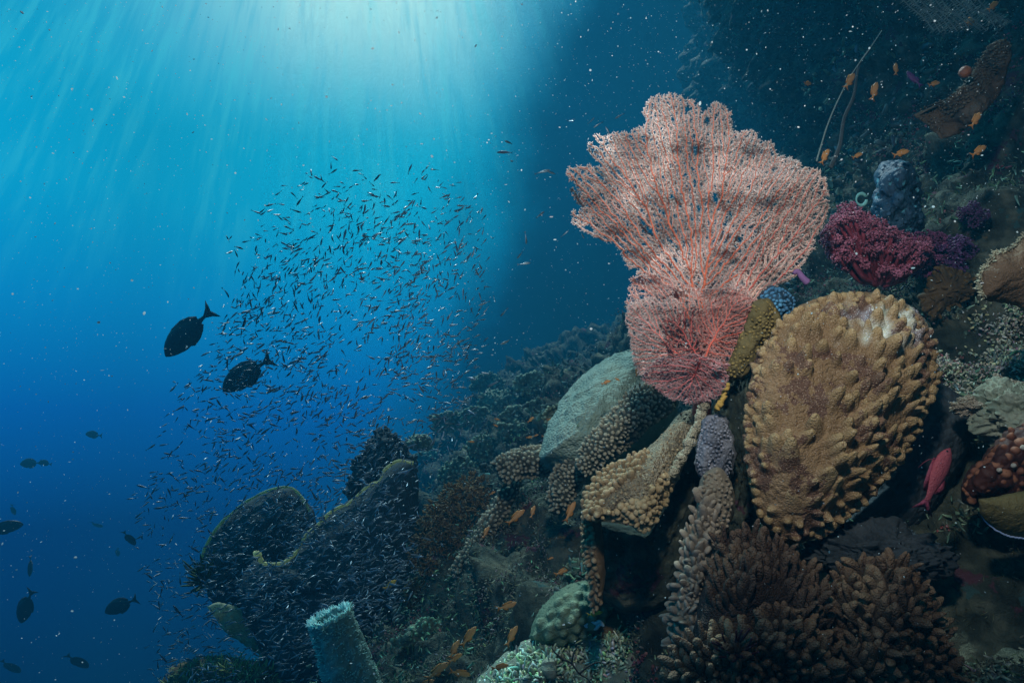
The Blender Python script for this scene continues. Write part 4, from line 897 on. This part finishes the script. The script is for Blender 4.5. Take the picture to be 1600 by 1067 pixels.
# ------------------------------------------------------------------ small growth over the reef (beyond counting)
_f = Pd @ Fv; _u = 800 + Pd @ Rv / np.maximum(_f, .1) * FPX; _v = 533.5 - Pd @ Uv / np.maximum(_f, .1) * FPX
_ar = np.linalg.norm(np.cross(np.gradient(Pd, axis=0), np.gradient(Pd, axis=1)), axis=-1)
_ok = (_f > .7) & (_f < 13) & (_u > 150) & (_u < 1720) & (_v > -60) & (_v < 1130) & ((CN * nrm(Pd)).sum(-1) < .25)
GP = [q_[_ok] for q_ in (Pd, CN, _u, _v, _f, _ar / np.maximum(_f, .5) ** 1.7)]
def growth(name, n, Lm, Rm, per, c0, c1, seed, mask=None, prof=CONE, spread=.8, segs=4, mat='turf', lab=None, ymax=7.0, cl=.010):
    r_ = np.random.default_rng(seed); p, nn, u, v, f, w_ = GP
    ok = f < ymax
    if mask is not None: ok &= mask(u, v, f, p)
    idx = np.where(ok)[0]
    if not len(idx): return
    w2 = w_[idx] / w_[idx].sum(); idx = r_.choice(idx, n, p=w2); p = p[idx] + r_.normal(0, .004, (n, 3)); nn = nn[idx]; m_ = n
    pos = np.repeat(p, per, 0) + r_.normal(0, cl, (m_ * per, 3)) * np.repeat(np.clip(p @ Fv, .6, 3), per)[:, None]
    ds = np.repeat(nn, per, 0) + Uv * .3 + r_.normal(0, spread, (m_ * per, 3)); s_ = np.repeat(r_.uniform(.5, 1.5, m_), per)
    tint = np.repeat(r_.uniform(.5, 1.3, (m_, 1)) * (1 + r_.normal(0, .12, (m_, 3))), per, 0)
    mb = MB(); fingers(mb, pos, ds, Lm * s_, Rm * s_, prof, segs, .35, np.array(c0) * tint, np.array(c1) * tint)
    o = mb.build(name, M[mat]); tag(o, lab, name.replace('_', ' '), None, 'stuff')
clump_m = lambda s, th: (lambda u, v, f, p: fbm(p * 4.0, 3, s) > th)
growth("algae_turf", 15000, .012, .0010, 6, (.035,.045,.03), (.15,.18,.12), 1, None, THIN, .8, 3, 'turf', "short dull turf of algae all over the reef rock")
growth("coral_rubble", 9000, .008, .0020, 9, (.04,.05,.04), (.24,.27,.20), 2, clump_m(3, -.05), LOWP, .9, 4, 'turf', "crumbly pale coral rubble scattered on the reef rock", cl=.007)
growth("encrusting_growth", 3000, .006, .0026, 9, (.10,.04,.05), (.24,.10,.10), 4, clump_m(8, .12), LOWP, .6, 5, 'turf', "dull red and brown crusting growth in patches on the rock", cl=.008)
growth("teal_growth", 5200, .014, .0030, 5, (.05,.10,.07), (.22,.40,.28), 5, lambda u, v, f, p: (fbm(p * 3.0, 3, 5) > -.05) & (f > 1.25), CONE, .7, 4, 'turf', "teal green bushy growth on the middle slope", cl=.016)
growth("shrubby_growth", 2200, .028, .008, 7, (.03,.055,.05), (.11,.19,.165), 6, lambda u, v, f, p: (f > 2.6), FING, .8, 5, 'turf', "bushy growth covering the distant slope", ymax=12, cl=.02)
growth("pale_debris", 1500, .006, .0021, 6, (.20,.22,.17), (.50,.52,.42), 7, lambda u, v, f, p: (u > 1440) & (v > 470) & (v < 700) & (fbm(p * 9.0, 3, 2) > -.2), LOWP, .9, 5, 'turf', "pale crumbs and wisps littering the ledge right of the tan coral", cl=.008)

# ------------------------------------------------------------------ fish
def fish_body(top, bot, wid, n=26, segs=14, L=1.0, bend=0.0, c=None):
    """body along +x (head at +x .5), z up; returns grid. top/bot/wid are (x, value) lists along the body from nose 0 to tail 1"""
    t = np.linspace(0, 1, n) ** 1.0; tp = np.interp(t, *zip(*top)); bt = np.interp(t, *zip(*bot)); wd = np.interp(t, *zip(*wid))
    for arr in (tp, bt, wd): arr[1:-1] = (arr[:-2] + 2 * arr[1:-1] + arr[2:]) / 4
    a = np.arange(segs) / segs * 2 * math.pi; zc = (tp + bt) / 2; zr = (tp - bt) / 2
    x = .5 - t
    v = np.stack([np.repeat(x[:, None], segs, 1), np.cos(a)[None] * wd[:, None] * (1 + .0 * a[None]) + bend * ((t - .3).clip(0) ** 2)[:, None], zc[:, None] + zr[:, None] * np.sin(a)[None]], -1)
    return v * L, t

def add_body(mb, v, c):
    n, s_ = v.shape[:2]; q = grid_quads(n, s_, True); b = v.reshape(-1, 3); j = np.arange(s_)
    ends = np.stack([v[0].mean(0), v[-1].mean(0)]); t = np.concatenate([np.stack([(j + 1) % s_, j, np.full(s_, n * s_)], 1), np.stack([(n - 1) * s_ + j, (n - 1) * s_ + (j + 1) % s_, np.full(s_, n * s_ + 1)], 1)])
    c = np.asarray(c, float)
    if c.ndim > 1: c = np.concatenate([c.reshape(-1, 3), c.reshape(-1, 3)[:1], c.reshape(-1, 3)[-1:]])
    mb.add(np.concatenate([b, ends]), q, t, c)

def fin(mb, pts, th, c, cen=None, yoff=0.0, rot=None, tipc=None):
    p = np.asarray(pts, float); n = len(p); cen = p.mean(0) if cen is None else np.asarray(cen, float)
    p3 = np.stack([p[:, 0], np.zeros(n), p[:, 1]], -1); c3 = np.array([cen[0], 0, cen[1]])
    v = np.concatenate([p3, [c3 + [0, th, 0]], [c3 - [0, th, 0]]])
    if rot is not None: v = (v - p3[0]) @ np.array(rot).T + p3[0]
    v = v + np.array([0, yoff, 0]); j = np.arange(n)
    t = np.concatenate([np.stack([j, (j + 1) % n, np.full(n, n)], 1), np.stack([(j + 1) % n, j, np.full(n, n + 1)], 1)])
    c = np.tile(np.asarray(c, float), (n + 2, 1))
    if tipc is not None: c[:n] = tipc
    mb.add(v, None, t, c)

def orient(px, py, d, ang, yaw=0.0, roll=0.0, flip=False):
    """ang: direction the head points in the picture, degrees counter-clockwise from right; yaw: turn away from the camera"""
    h = Rv * math.cos(math.radians(ang)) * math.cos(math.radians(yaw)) + Uv * math.sin(math.radians(ang)) * math.cos(math.radians(yaw)) + Fv * math.sin(math.radians(yaw))
    side = Fv - h * (Fv @ h); side /= np.linalg.norm(side)
    up = np.cross(h, side)
    if (up @ Uv < 0) != flip: side = -side; up = -up
    m = Matrix([[h[0], side[0], up[0]], [h[1], side[1], up[1]], [h[2], side[2], up[2]]]).to_4x4()
    if roll: m = m @ Matrix.Rotation(math.radians(roll), 4, 'X')
    m.translation = Vector(P(px, py, d)); return m

def link_copy(src, loc_m, scale, label=None, group=None):
    r = src.copy(); COL.objects.link(r); r.matrix_world = loc_m @ Matrix.Diagonal((scale, scale, scale, 1))
    if label: r["label"] = label
    if group: r["group"] = group
    elif "group" in r.keys(): del r["group"]
    for ch in list(src.children):
        c = ch.copy(); COL.objects.link(c); c.parent = r
    return r

SURGEON = dict(top=[(0, .0), (.04, .075), (.15, .16), (.32, .225), (.5, .215), (.68, .14), (.84, .05), (.92, .028), (1, .03)],
               bot=[(0, -.03), (.04, -.07), (.15, -.13), (.35, -.195), (.52, -.19), (.68, -.13), (.84, -.045), (.92, -.026), (1, -.03)],
               wid=[(0, .012), (.08, .045), (.25, .075), (.5, .07), (.75, .03), (.9, .012), (1, .008)])
ANTH = dict(top=[(0, .0), (.06, .07), (.18, .13), (.35, .155), (.55, .135), (.75, .085), (.9, .05), (1, .05)],
            bot=[(0, -.02), (.06, -.07), (.2, -.125), (.4, -.14), (.6, -.11), (.78, -.065), (.9, -.045), (1, -.045)],
            wid=[(0, .012), (.1, .05), (.3, .072), (.55, .06), (.8, .028), (1, .010)])

def make_fish(kind, shape, mat, cb, cbel, ctail, cfin, tail, dorsal, anal, pect, eye_r=.018, eye_at=(.40, .045), filament=None, name="reef_fish", label="", cat="fish"):
    root = thing(name, label, cat, (0, 0, 0))
    v, t = fish_body(**shape, n=30, segs=18); zz_ = v[..., 2]
    f = np.clip((zz_ + .10) / .22, 0, 1)[..., None]; c = np.array(cbel) * (1 - f) + np.array(cb) * f
    m_ = MB(); add_body(m_, v, c); m_.build("body", mat, root)
    m_ = MB(); fin(m_, tail, .007, ctail, cen=(-.50, 0)); m_.build("tail_fin", mat, root)
    m_ = MB(); fin(m_, dorsal, .006, cfin)
    if filament is not None: tube(m_, np.array(filament, float), np.linspace(.007, .002, len(filament)), 5, cfin, ref=(0, 1, 0.01))
    m_.build("dorsal_fin", mat, root)
    m_ = MB(); fin(m_, anal, .006, cfin); m_.build("anal_fin", mat, root)
    for s_ in (-1, 1):
        m_ = MB(); th_ = math.radians(28 * s_); fin(m_, pect, .004, cfin, yoff=.068 * s_, rot=[[math.cos(th_), -math.sin(th_), 0], [math.sin(th_), math.cos(th_), 0], [0, 0, 1]]); m_.build("pectoral_fin", mat, root)
        w_ = np.interp(.5 - eye_at[0], *zip(*shape['wid'])) * .82
        u = np.linspace(0, math.pi, 8); a = np.arange(12) / 12 * 6.283; T, A = np.meshgrid(u, a, indexing='ij')
        sp_ = np.stack([np.sin(T) * np.cos(A) * eye_r, np.cos(T) * eye_r * .6, np.sin(T) * np.sin(A) * eye_r], -1) + np.array([eye_at[0], w_ * s_, eye_at[1]])
        m_ = MB(); m_.add(sp_, grid_quads(8, 12, True)); m_.build("eye", M['eye'], root)
    return root

surg = make_fish('surgeon', SURGEON, M['darkfish'], (.5,.5,.5), (.5,.5,.5), (.5,.5,.5), (.45,.45,.5),
    tail=[(-.46, .03), (-.56, .09), (-.66, .19), (-.63, .07), (-.60, 0), (-.63, -.07), (-.67, -.20), (-.56, -.09), (-.46, -.03)],
    dorsal=[(.28, .15), (.24, .20), (.1, .245), (-.1, .245), (-.25, .19), (-.36, .10), (-.34, .04), (-.1, .12), (.15, .15)],
    anal=[(.15, -.13), (0, -.235), (-.15, -.215), (-.28, -.15), (-.36, -.08), (-.33, -.03), (-.1, -.1)],
    pect=[(.26, -.02), (.20, .0), (.10, -.02), (.08, -.06), (.16, -.07), (.24, -.05)], name="surgeonfish", label="large dark surgeonfish")
OR = (.5, .5, .5)
anth = make_fish('anthias', ANTH, M['anthias'], (.50,.47,.42), (.62,.66,.75), (.46,.36,.25), (.50,.44,.30),
    tail=[(-.46, .05), (-.55, .10), (-.70, .21), (-.62, .05), (-.58, 0), (-.62, -.05), (-.70, -.21), (-.55, -.10), (-.46, -.05)],
    dorsal=[(.26, .12), (.22, .20), (.1, .215), (-.1, .20), (-.25, .17), (-.36, .14), (-.34, .06), (-.1, .10), (.1, .13)],
    anal=[(.0, -.10), (-.06, -.20), (-.18, -.21), (-.30, -.14), (-.34, -.06), (-.15, -.06)],
    pect=[(.24, -.02), (.18, .01), (.06, -.01), (.04, -.06), (.14, -.09), (.22, -.06)], eye_r=.028, eye_at=(.41, .035), name="anthias", label="small orange reef fish")
pink = make_fish('pink', ANTH, M['pinkfish'], (.55,.50,.55), (.42,.5,.62), (.42,.38,.62), (.42,.36,.55),
    tail=[(-.46, .05), (-.55, .09), (-.72, .20), (-.64, .06), (-.61, 0), (-.64, -.06), (-.72, -.20), (-.55, -.09), (-.46, -.05)],
    dorsal=[(.26, .12), (.22, .185), (.1, .195), (-.1, .185), (-.25, .17), (-.38, .12), (-.34, .06), (-.1, .10), (.1, .13)],
    anal=[(.0, -.10), (-.06, -.19), (-.18, -.22), (-.30, -.18), (-.34, -.06), (-.15, -.06)],
    pect=[(.22, -.03), (.16, -.02), (.02, -.08), (.03, -.17), (.10, -.18), (.18, -.09)], eye_r=.02, eye_at=(.42, .035),
    filament=[(.20, 0, .17), (.15, 0, .25), (.06, 0, .31), (-.06, 0, .36)], name="anthias", label="pink fish")

# dark surgeonfish: px, py, length in px (without tail lobes), depth, heading, yaw, label
dk = [(290, 524, 98, 4.2, 223, 5, "large black surgeonfish nose down left of the fish school, the clearest of all"),
      (381, 588, 90, 4.1, 212, 10, "large black surgeonfish half veiled by tiny fish at the school's left flank"),
      (40, 950, 58, 5.4, 244, 12, "dark surgeonfish diving near the lower left corner"),
      (186, 947, 56, 5.2, 204, 8, "dark surgeonfish facing lower left, midway between the corner and the sponge"),
      (10, 824, 40, 6.5, 8, 30, "dark surgeonfish cut off by the left edge"),
      (203, 842, 26, 6.5, 290, 30, "small dim surgeonfish close to the left edge of the school"),
      (123, 1034, 34, 7.0, 300, 35, "dim surgeonfish heading down near the bottom edge"),
      (18, 1042, 32, 8.0, 285, 40, "faint surgeonfish in the very bottom left corner"),
      (47, 886, 30, 8.0, 268, 0, "thin faint fish seen end-on above the corner surgeonfish")]
for i, (x, y, L_, d, a, yw, lab) in enumerate(dk):
    s_ = L_ / math.cos(math.radians(yw)) * d / FPX * .95
    m_ = orient(x, y, d, a, yw, 84 if y == 886 else 0)
    if i == 0: surg.matrix_world = m_ @ Matrix.Diagonal((s_, s_, s_, 1)); surg["label"] = lab
    else: link_copy(surg, m_, s_, lab)
for x, y, L_, d, a, yw in [(46, 724, 34, 8.5, 185, 10), (70, 723, 20, 8.8, 170, 10), (145, 679, 26, 9, 175, 10), (152, 820, 26, 9, 275, 60), (21, 797, 20, 9, 260, 30), (184, 863, 18, 8.5, 250, 30)]:
    d = d + 5.6; link_copy(surg, orient(x, y, d, a, yw), L_ * d / FPX, "faint small fish far off in the blue water at lower left", "faint far fish at lower left")

# anthias: px, py, len, depth, heading, yaw, label
an = [(1400,107,20,1.9,78,20,"orange fish nose up at the top, left of the purple finned one"),
 (1367,141,30,1.75,68,15,"orange fish slanting nose up, middle of the upper dark wall"),
 (1329,125,30,1.85,55,20,"dull orange fish by the top of the thin whip"),
 (1461,131,20,1.8,18,15,"dull yellow fish just right of the purple finned fish"),
 (1526,186,30,1.5,50,15,"yellowish fish in front of the brown folded sponge sheet"),
 (1531,235,30,1.5,32,15,"orange fish under the brown folded sponge sheet"),
 (1410,239,26,1.6,18,10,"orange fish above the blue sponge pillar"),
 (1341,243,18,1.7,25,15,"small orange fish between the whip and the blue pillar"),
 (1290,243,26,1.55,58,15,"dull orange fish beside the fan's right edge"),
 (1553,9,24,1.7,40,15,"yellowish fish touching the top edge at right"),
 (1517,34,28,1.9,35,35,"dim brown fish high on the wall near the top edge"),
 (1263,131,16,2.2,20,40,"faint fish alone in the dark water above the fan"),
 (808,806,30,1.9,38,10,"brightest orange fish in the dark gully"),
 (795,946,30,1.7,15,5,"tan fish hovering over the dark gap left of the mound coral"),
 (801,991,28,1.65,58,20,"tan fish slanting nose up left of the rubble ridge"),
 (734,992,32,1.6,52,10,"orange fish with a yellow face, topmost of the bottom group"),
 (711,1012,24,1.62,60,25,"dull orange fish just under the topmost of the bottom group"),
 (713,1027,18,1.6,15,40,"small yellow orange fish in the middle of the bottom group"),
 (686,1046,36,1.6,35,10,"tan orange fish at the left of the bottom group"),
 (721,1052,30,1.55,340,20,"bright orange fish low in the bottom group"),
 (668,1066,22,1.6,15,10,"orange fish half cut off by the bottom edge, farthest left"),
 (785,1064,22,1.45,8,15,"orange fish cut off at the bottom edge in front of the ridge"),
 (783,1041,24,1.4,5,15,"reddish fish over the lower rubble ridge"),
 (892,797,30,1.8,62,15,"yellow tan fish swimming up beside the hanging coral tongue"),
 (880,892,22,1.7,18,20,"brownish fish at the mouth of the dark hollow"),
 (861,872,9,1.8,10,20,"tiny buff fish above the brownish one by the hollow"),
 (948,597,14,1.6,20,10,"small orange fish in front of the green dome's crest"),
 (996,579,15,1.6,75,15,"small orange fish between the dome and the fan's low lobe"),
 (965,593,8,1.6,330,15,"tiny reddish fish on the dome just right of the small orange one"),
 (833,798,16,1.95,70,30,"dim fish low in the gully beside the brightest one"),
 (760,830,16,2.0,60,30,"dim brown fish close to the strip of knobbly coral")]
for i, (x, y, L_, d, a, yw, lab) in enumerate(an):
    s_ = L_ * d / FPX / math.cos(math.radians(yw)); m_ = orient(x, y, d, a, yw)
    if i == 0: anth.matrix_world = m_ @ Matrix.Diagonal((s_, s_, s_, 1)); anth["label"] = lab
    else: link_copy(anth, m_, s_, lab)
for x, y in [(828,683),(838,680),(861,656),(872,655),(777,655),(831,697),(852,682),(858,690),(868,682),(737,690),(815,702),(822,706),(775,665),(830,655),(915,640),(770,770),(905,650)]:
    link_copy(anth, orient(x, y, 2.15 + rng.uniform(-.1, .2), rng.uniform(-30, 60), rng.uniform(0, 30)), rng.uniform(8, 13) * 2.1 / FPX, "tiny orange fish hovering above the slope left of the green dome", "tiny orange fish over the slope")
s_ = 92 * 1.05 / FPX; pink.matrix_world = orient(1466, 741, 1.05, 62, 8) @ Matrix.Diagonal((s_, s_, s_, 1)); pink["label"] = "magenta fish swimming up beside the tan coral's lower right side"
o = link_copy(pink, orient(1427, 122, 1.6, 120, 20, flip=True), 30 * 1.6 / FPX, "purple finned fish among the orange ones on the upper wall")
def recolour(root, mat):
    for c_ in root.children:
        if c_.name.split('.')[0] == 'eye': continue
        c_.data = c_.data.copy(); c_.data.materials[0] = mat
recolour(o, M['purple'])
for x, y, L_, d, a, lab in [(931, 958, 22, 1.35, 8, "bright yellow fish by the pale clam on the ridge"), (611, 912, 20, 2.2, 35, "greenish yellow fish in front of the dark sponge's right side")]:
    o = link_copy(anth, orient(x, y, d, a, 10), L_ * d / FPX, lab); recolour(o, M['yellow'])

# ------------------------------------------------------------------ the school of tiny fish
def tiny(bend, segs=6, n=7):
    sh = dict(top=[(0, 0), (.12, .075), (.35, .12), (.65, .075), (1, .018)], bot=[(0, 0), (.12, -.07), (.35, -.12), (.65, -.07), (1, -.015)], wid=[(0, .01), (.15, .05), (.4, .055), (.7, .03), (1, .006)])
    v, t = fish_body(**sh, n=n, segs=segs, bend=bend); f = np.clip((v[..., 2] + .06) / .12, 0, 1)[..., None]
    c = np.array((1.5, 1.6, 1.6)) * (1 - f) + np.array((.25, .25, .25)) * f
    mb_ = MB(); add_body(mb_, v, c)
    ty = bend * .49; mb_.add([(-.48, ty, 0), (-.66, ty + bend * .3, .10), (-.58, ty + bend * .2, 0), (-.66, ty + bend * .3, -.10)], None, [(0, 1, 2), (0, 2, 3)], (.3, .3, .3))
    return mb_
base = []
for b_ in (-.5, -.2, 0.0, .3, .6):
    base.append(tiny(b_).mesh("small_fish")); base[-1].materials.append(M['silver'])
SCH = [(415,322),(450,290),(500,262),(560,265),(620,258),(690,268),(742,300),(758,345),(752,400),(758,470),(742,560),(735,640),(742,680),(690,720),(648,745),(640,800),(645,860),(628,940),(560,1000),(480,1050),(400,1075),(250,1075),(232,1000),(236,930),(218,860),(216,780),(235,720),(262,650),(290,600),(330,560),(352,500),(372,440),(362,380),(395,345)]
def dens(x, y):
    c = fbm(np.stack([x / 70, y / 70, 0 * x], -1), 3, 77)
    w = .72 + .62 * c
    w *= np.where(y < 400, .28 + .72 * (y - 260) / 140., 1.0) * np.where((x < 300), .62, 1)
    return np.clip(w, .05, 1)
def school(n, poly, dlo, dhi, sp):
    p = scatter_px(poly, sp, 60000); p = p[rng.uniform(0, 1, len(p)) < dens(p[:, 0], p[:, 1])]; rng.shuffle(p); p = p[:n] + rng.normal(0, 9, (len(p[:n]), 2)); return p, rng.uniform(dlo, dhi, len(p))
p1, d1 = school(4200, SCH, 2.05, 3.3, 4.5)
OVER = [(325,880),(350,815),(400,785),(455,772),(495,812),(545,790),(600,750),(650,735),(655,860),(630,930),(560,1000),(520,1060),(430,1067),(380,970),(330,950)]
p2, d2 = school(2300, OVER, 2.15, 2.72, 4.9)
ex = np.array([(795,223),(788,238),(800,252),(861,270),(786,490),(812,399),(910,368),(883,365),(820,412),(893,190),(925,188),(933,196),(967,182),(950,205),(758,583),(770,600),(850,268),(822,375),(742,310),(752,330),(360,372),(358,395),(228,820),(222,760),(845,335),(790,535)])
pts = np.concatenate([p1, p2, ex]); dds = np.concatenate([d1, d2, rng.uniform(1.7, 2.2, len(ex))])
Lw = rng.uniform(.021, .036, len(pts)); Lw[rng.uniform(0, 1, len(pts)) < .03] *= 1.5
over = np.zeros(len(pts), bool); over[len(p1):len(p1) + len(p2)] = True
flow = 30 + 40 * vnoise(np.stack([pts[:, 0] / 90, pts[:, 1] / 90, 0 * pts[:, 0]], -1), 5) + rng.normal(0, 34, len(pts))
flow = np.where(over, 12 + rng.normal(0, 26, len(pts)), flow) + np.where(rng.uniform(0, 1, len(pts)) < .5, 180, 0)
yaws = rng.normal(0, 32, len(pts))
bigness = Lw * np.abs(np.cos(np.radians(yaws))) / dds; order = np.argsort(-bigness)
ind = set(order[:286].tolist()) | set(range(len(p1) + len(p2), len(p1) + len(p2) + 14))
rest = MB(); arr = [np.array([v.co[:] for v in b.vertices]) for b in base]; src = [tiny(b_) for b_ in (-.5, -.2, 0.0, .3, .6)]
for i in range(len(pts)):
    m_ = orient(pts[i, 0], pts[i, 1], dds[i], flow[i], yaws[i], rng.uniform(-25, 25)); L_ = Lw[i]; kx = int(rng.integers(0, 5))
    if i in ind:
        o = bpy.data.objects.new("small_fish", base[kx]); COL.objects.link(o); o.matrix_world = m_ @ Matrix.Diagonal((L_, L_, L_, 1))
        tag(o, "tiny slim silvery fish, one of the great school before the open water and dark sponge", "small fish", "school of tiny slim fish")
    else:
        A_ = np.array(m_); s0 = src[kx]; v = np.concatenate(s0.v) * L_ @ A_[:3, :3].T + A_[:3, 3]
        rest.add(v, np.concatenate(s0.q), np.concatenate(s0.t), np.concatenate(s0.c))
o = rest.build("fish_school", M['silver']); tag(o, "the smaller, uncounted rest of the school of tiny slim fish", "fish school", None, 'stuff')

# ------------------------------------------------------------------ drifting specks in the water
ha = np.arange(6) / 6 * 2 * math.pi
ico_v = np.concatenate([[[0, 0, .35]], np.stack([np.cos(ha), np.sin(ha), 0 * ha], 1)])
ico_t = np.array([(0, i + 1, (i + 1) % 6 + 1) for i in range(6)])
ns = 26000; d_ = rng.uniform(.35, 5.0, ns * 2); x_ = rng.uniform(-1.1, 1.1, ns * 2) * d_ * .9; z_ = rng.uniform(-.8, .8, ns * 2) * d_ * .8
keepw = rng.uniform(0, 1, ns * 2) < np.clip(.30 + .7 * (z_ / d_ + .30), .22, 1); d_, x_, z_ = d_[keepw], x_[keepw], z_[keepw]
pos = Cc(x_, d_, z_); n_ = len(pos); rad_ = .00042 * np.exp(rng.normal(0, .5, n_)) * (1 + .35 * d_); bigm = (rng.uniform(0, 1, n_) < .006) & (d_ > 1.2); rad_ = np.where(bigm, rad_ * 2.2, rad_)
rad_ = rad_ * np.clip(d_ / .9, .45, 1); st_ = rng.uniform(.5, 1.5, (n_, 1, 3)); fx, fy, fz = frames(rng.normal(0, 1, (n_, 3))); lv = ico_v[None] * rad_[:, None, None] * st_
V = pos[:, None] + lv[..., :1] * fx[:, None] + lv[..., 1:2] * fy[:, None] + lv[..., 2:] * fz[:, None]
T_ = (ico_t[None] + (np.arange(n_) * 7)[:, None, None]).reshape(-1, 3)
mb = MB(); mb.add(V, None, T_); o = mb.build("marine_snow", M['snow']); tag(o, "pale specks drifting in the water", "marine snow", None, 'stuff')

# ------------------------------------------------------------------ the water itself
hm = bpy.data.materials.new("sea_water"); hm.use_nodes = True; ht = hm.node_tree
for n_ in list(ht.nodes): ht.nodes.remove(n_)
ho = ht.nodes.new("ShaderNodeOutputMaterial"); hv = ht.nodes.new("ShaderNodeVolumePrincipled")
hv.inputs["Color"].default_value = (.012, .16, .28, 1); hv.inputs["Density"].default_value = HAZE if 'HAZE' in globals() else .062; hv.inputs["Anisotropy"].default_value = .3
ht.links.new(hv.outputs[0], ho.inputs["Volume"])
mb = MB(); x0, x1, y0, y1, z0, z1 = -9, 8, -2.5, 16, -10.6, 7.5
bv = [(x, y, z) for x in (x0, x1) for y in (y0, y1) for z in (z0, z1)]
mb.add(bv, [(0, 1, 3, 2), (4, 6, 7, 5), (0, 4, 5, 1), (2, 3, 7, 6), (0, 2, 6, 4), (1, 5, 7, 3)])
hz = mb.build("haze", hm, smooth=False); tag(hz, "blue water between the reef and the open sea", "water", None, 'stuff')
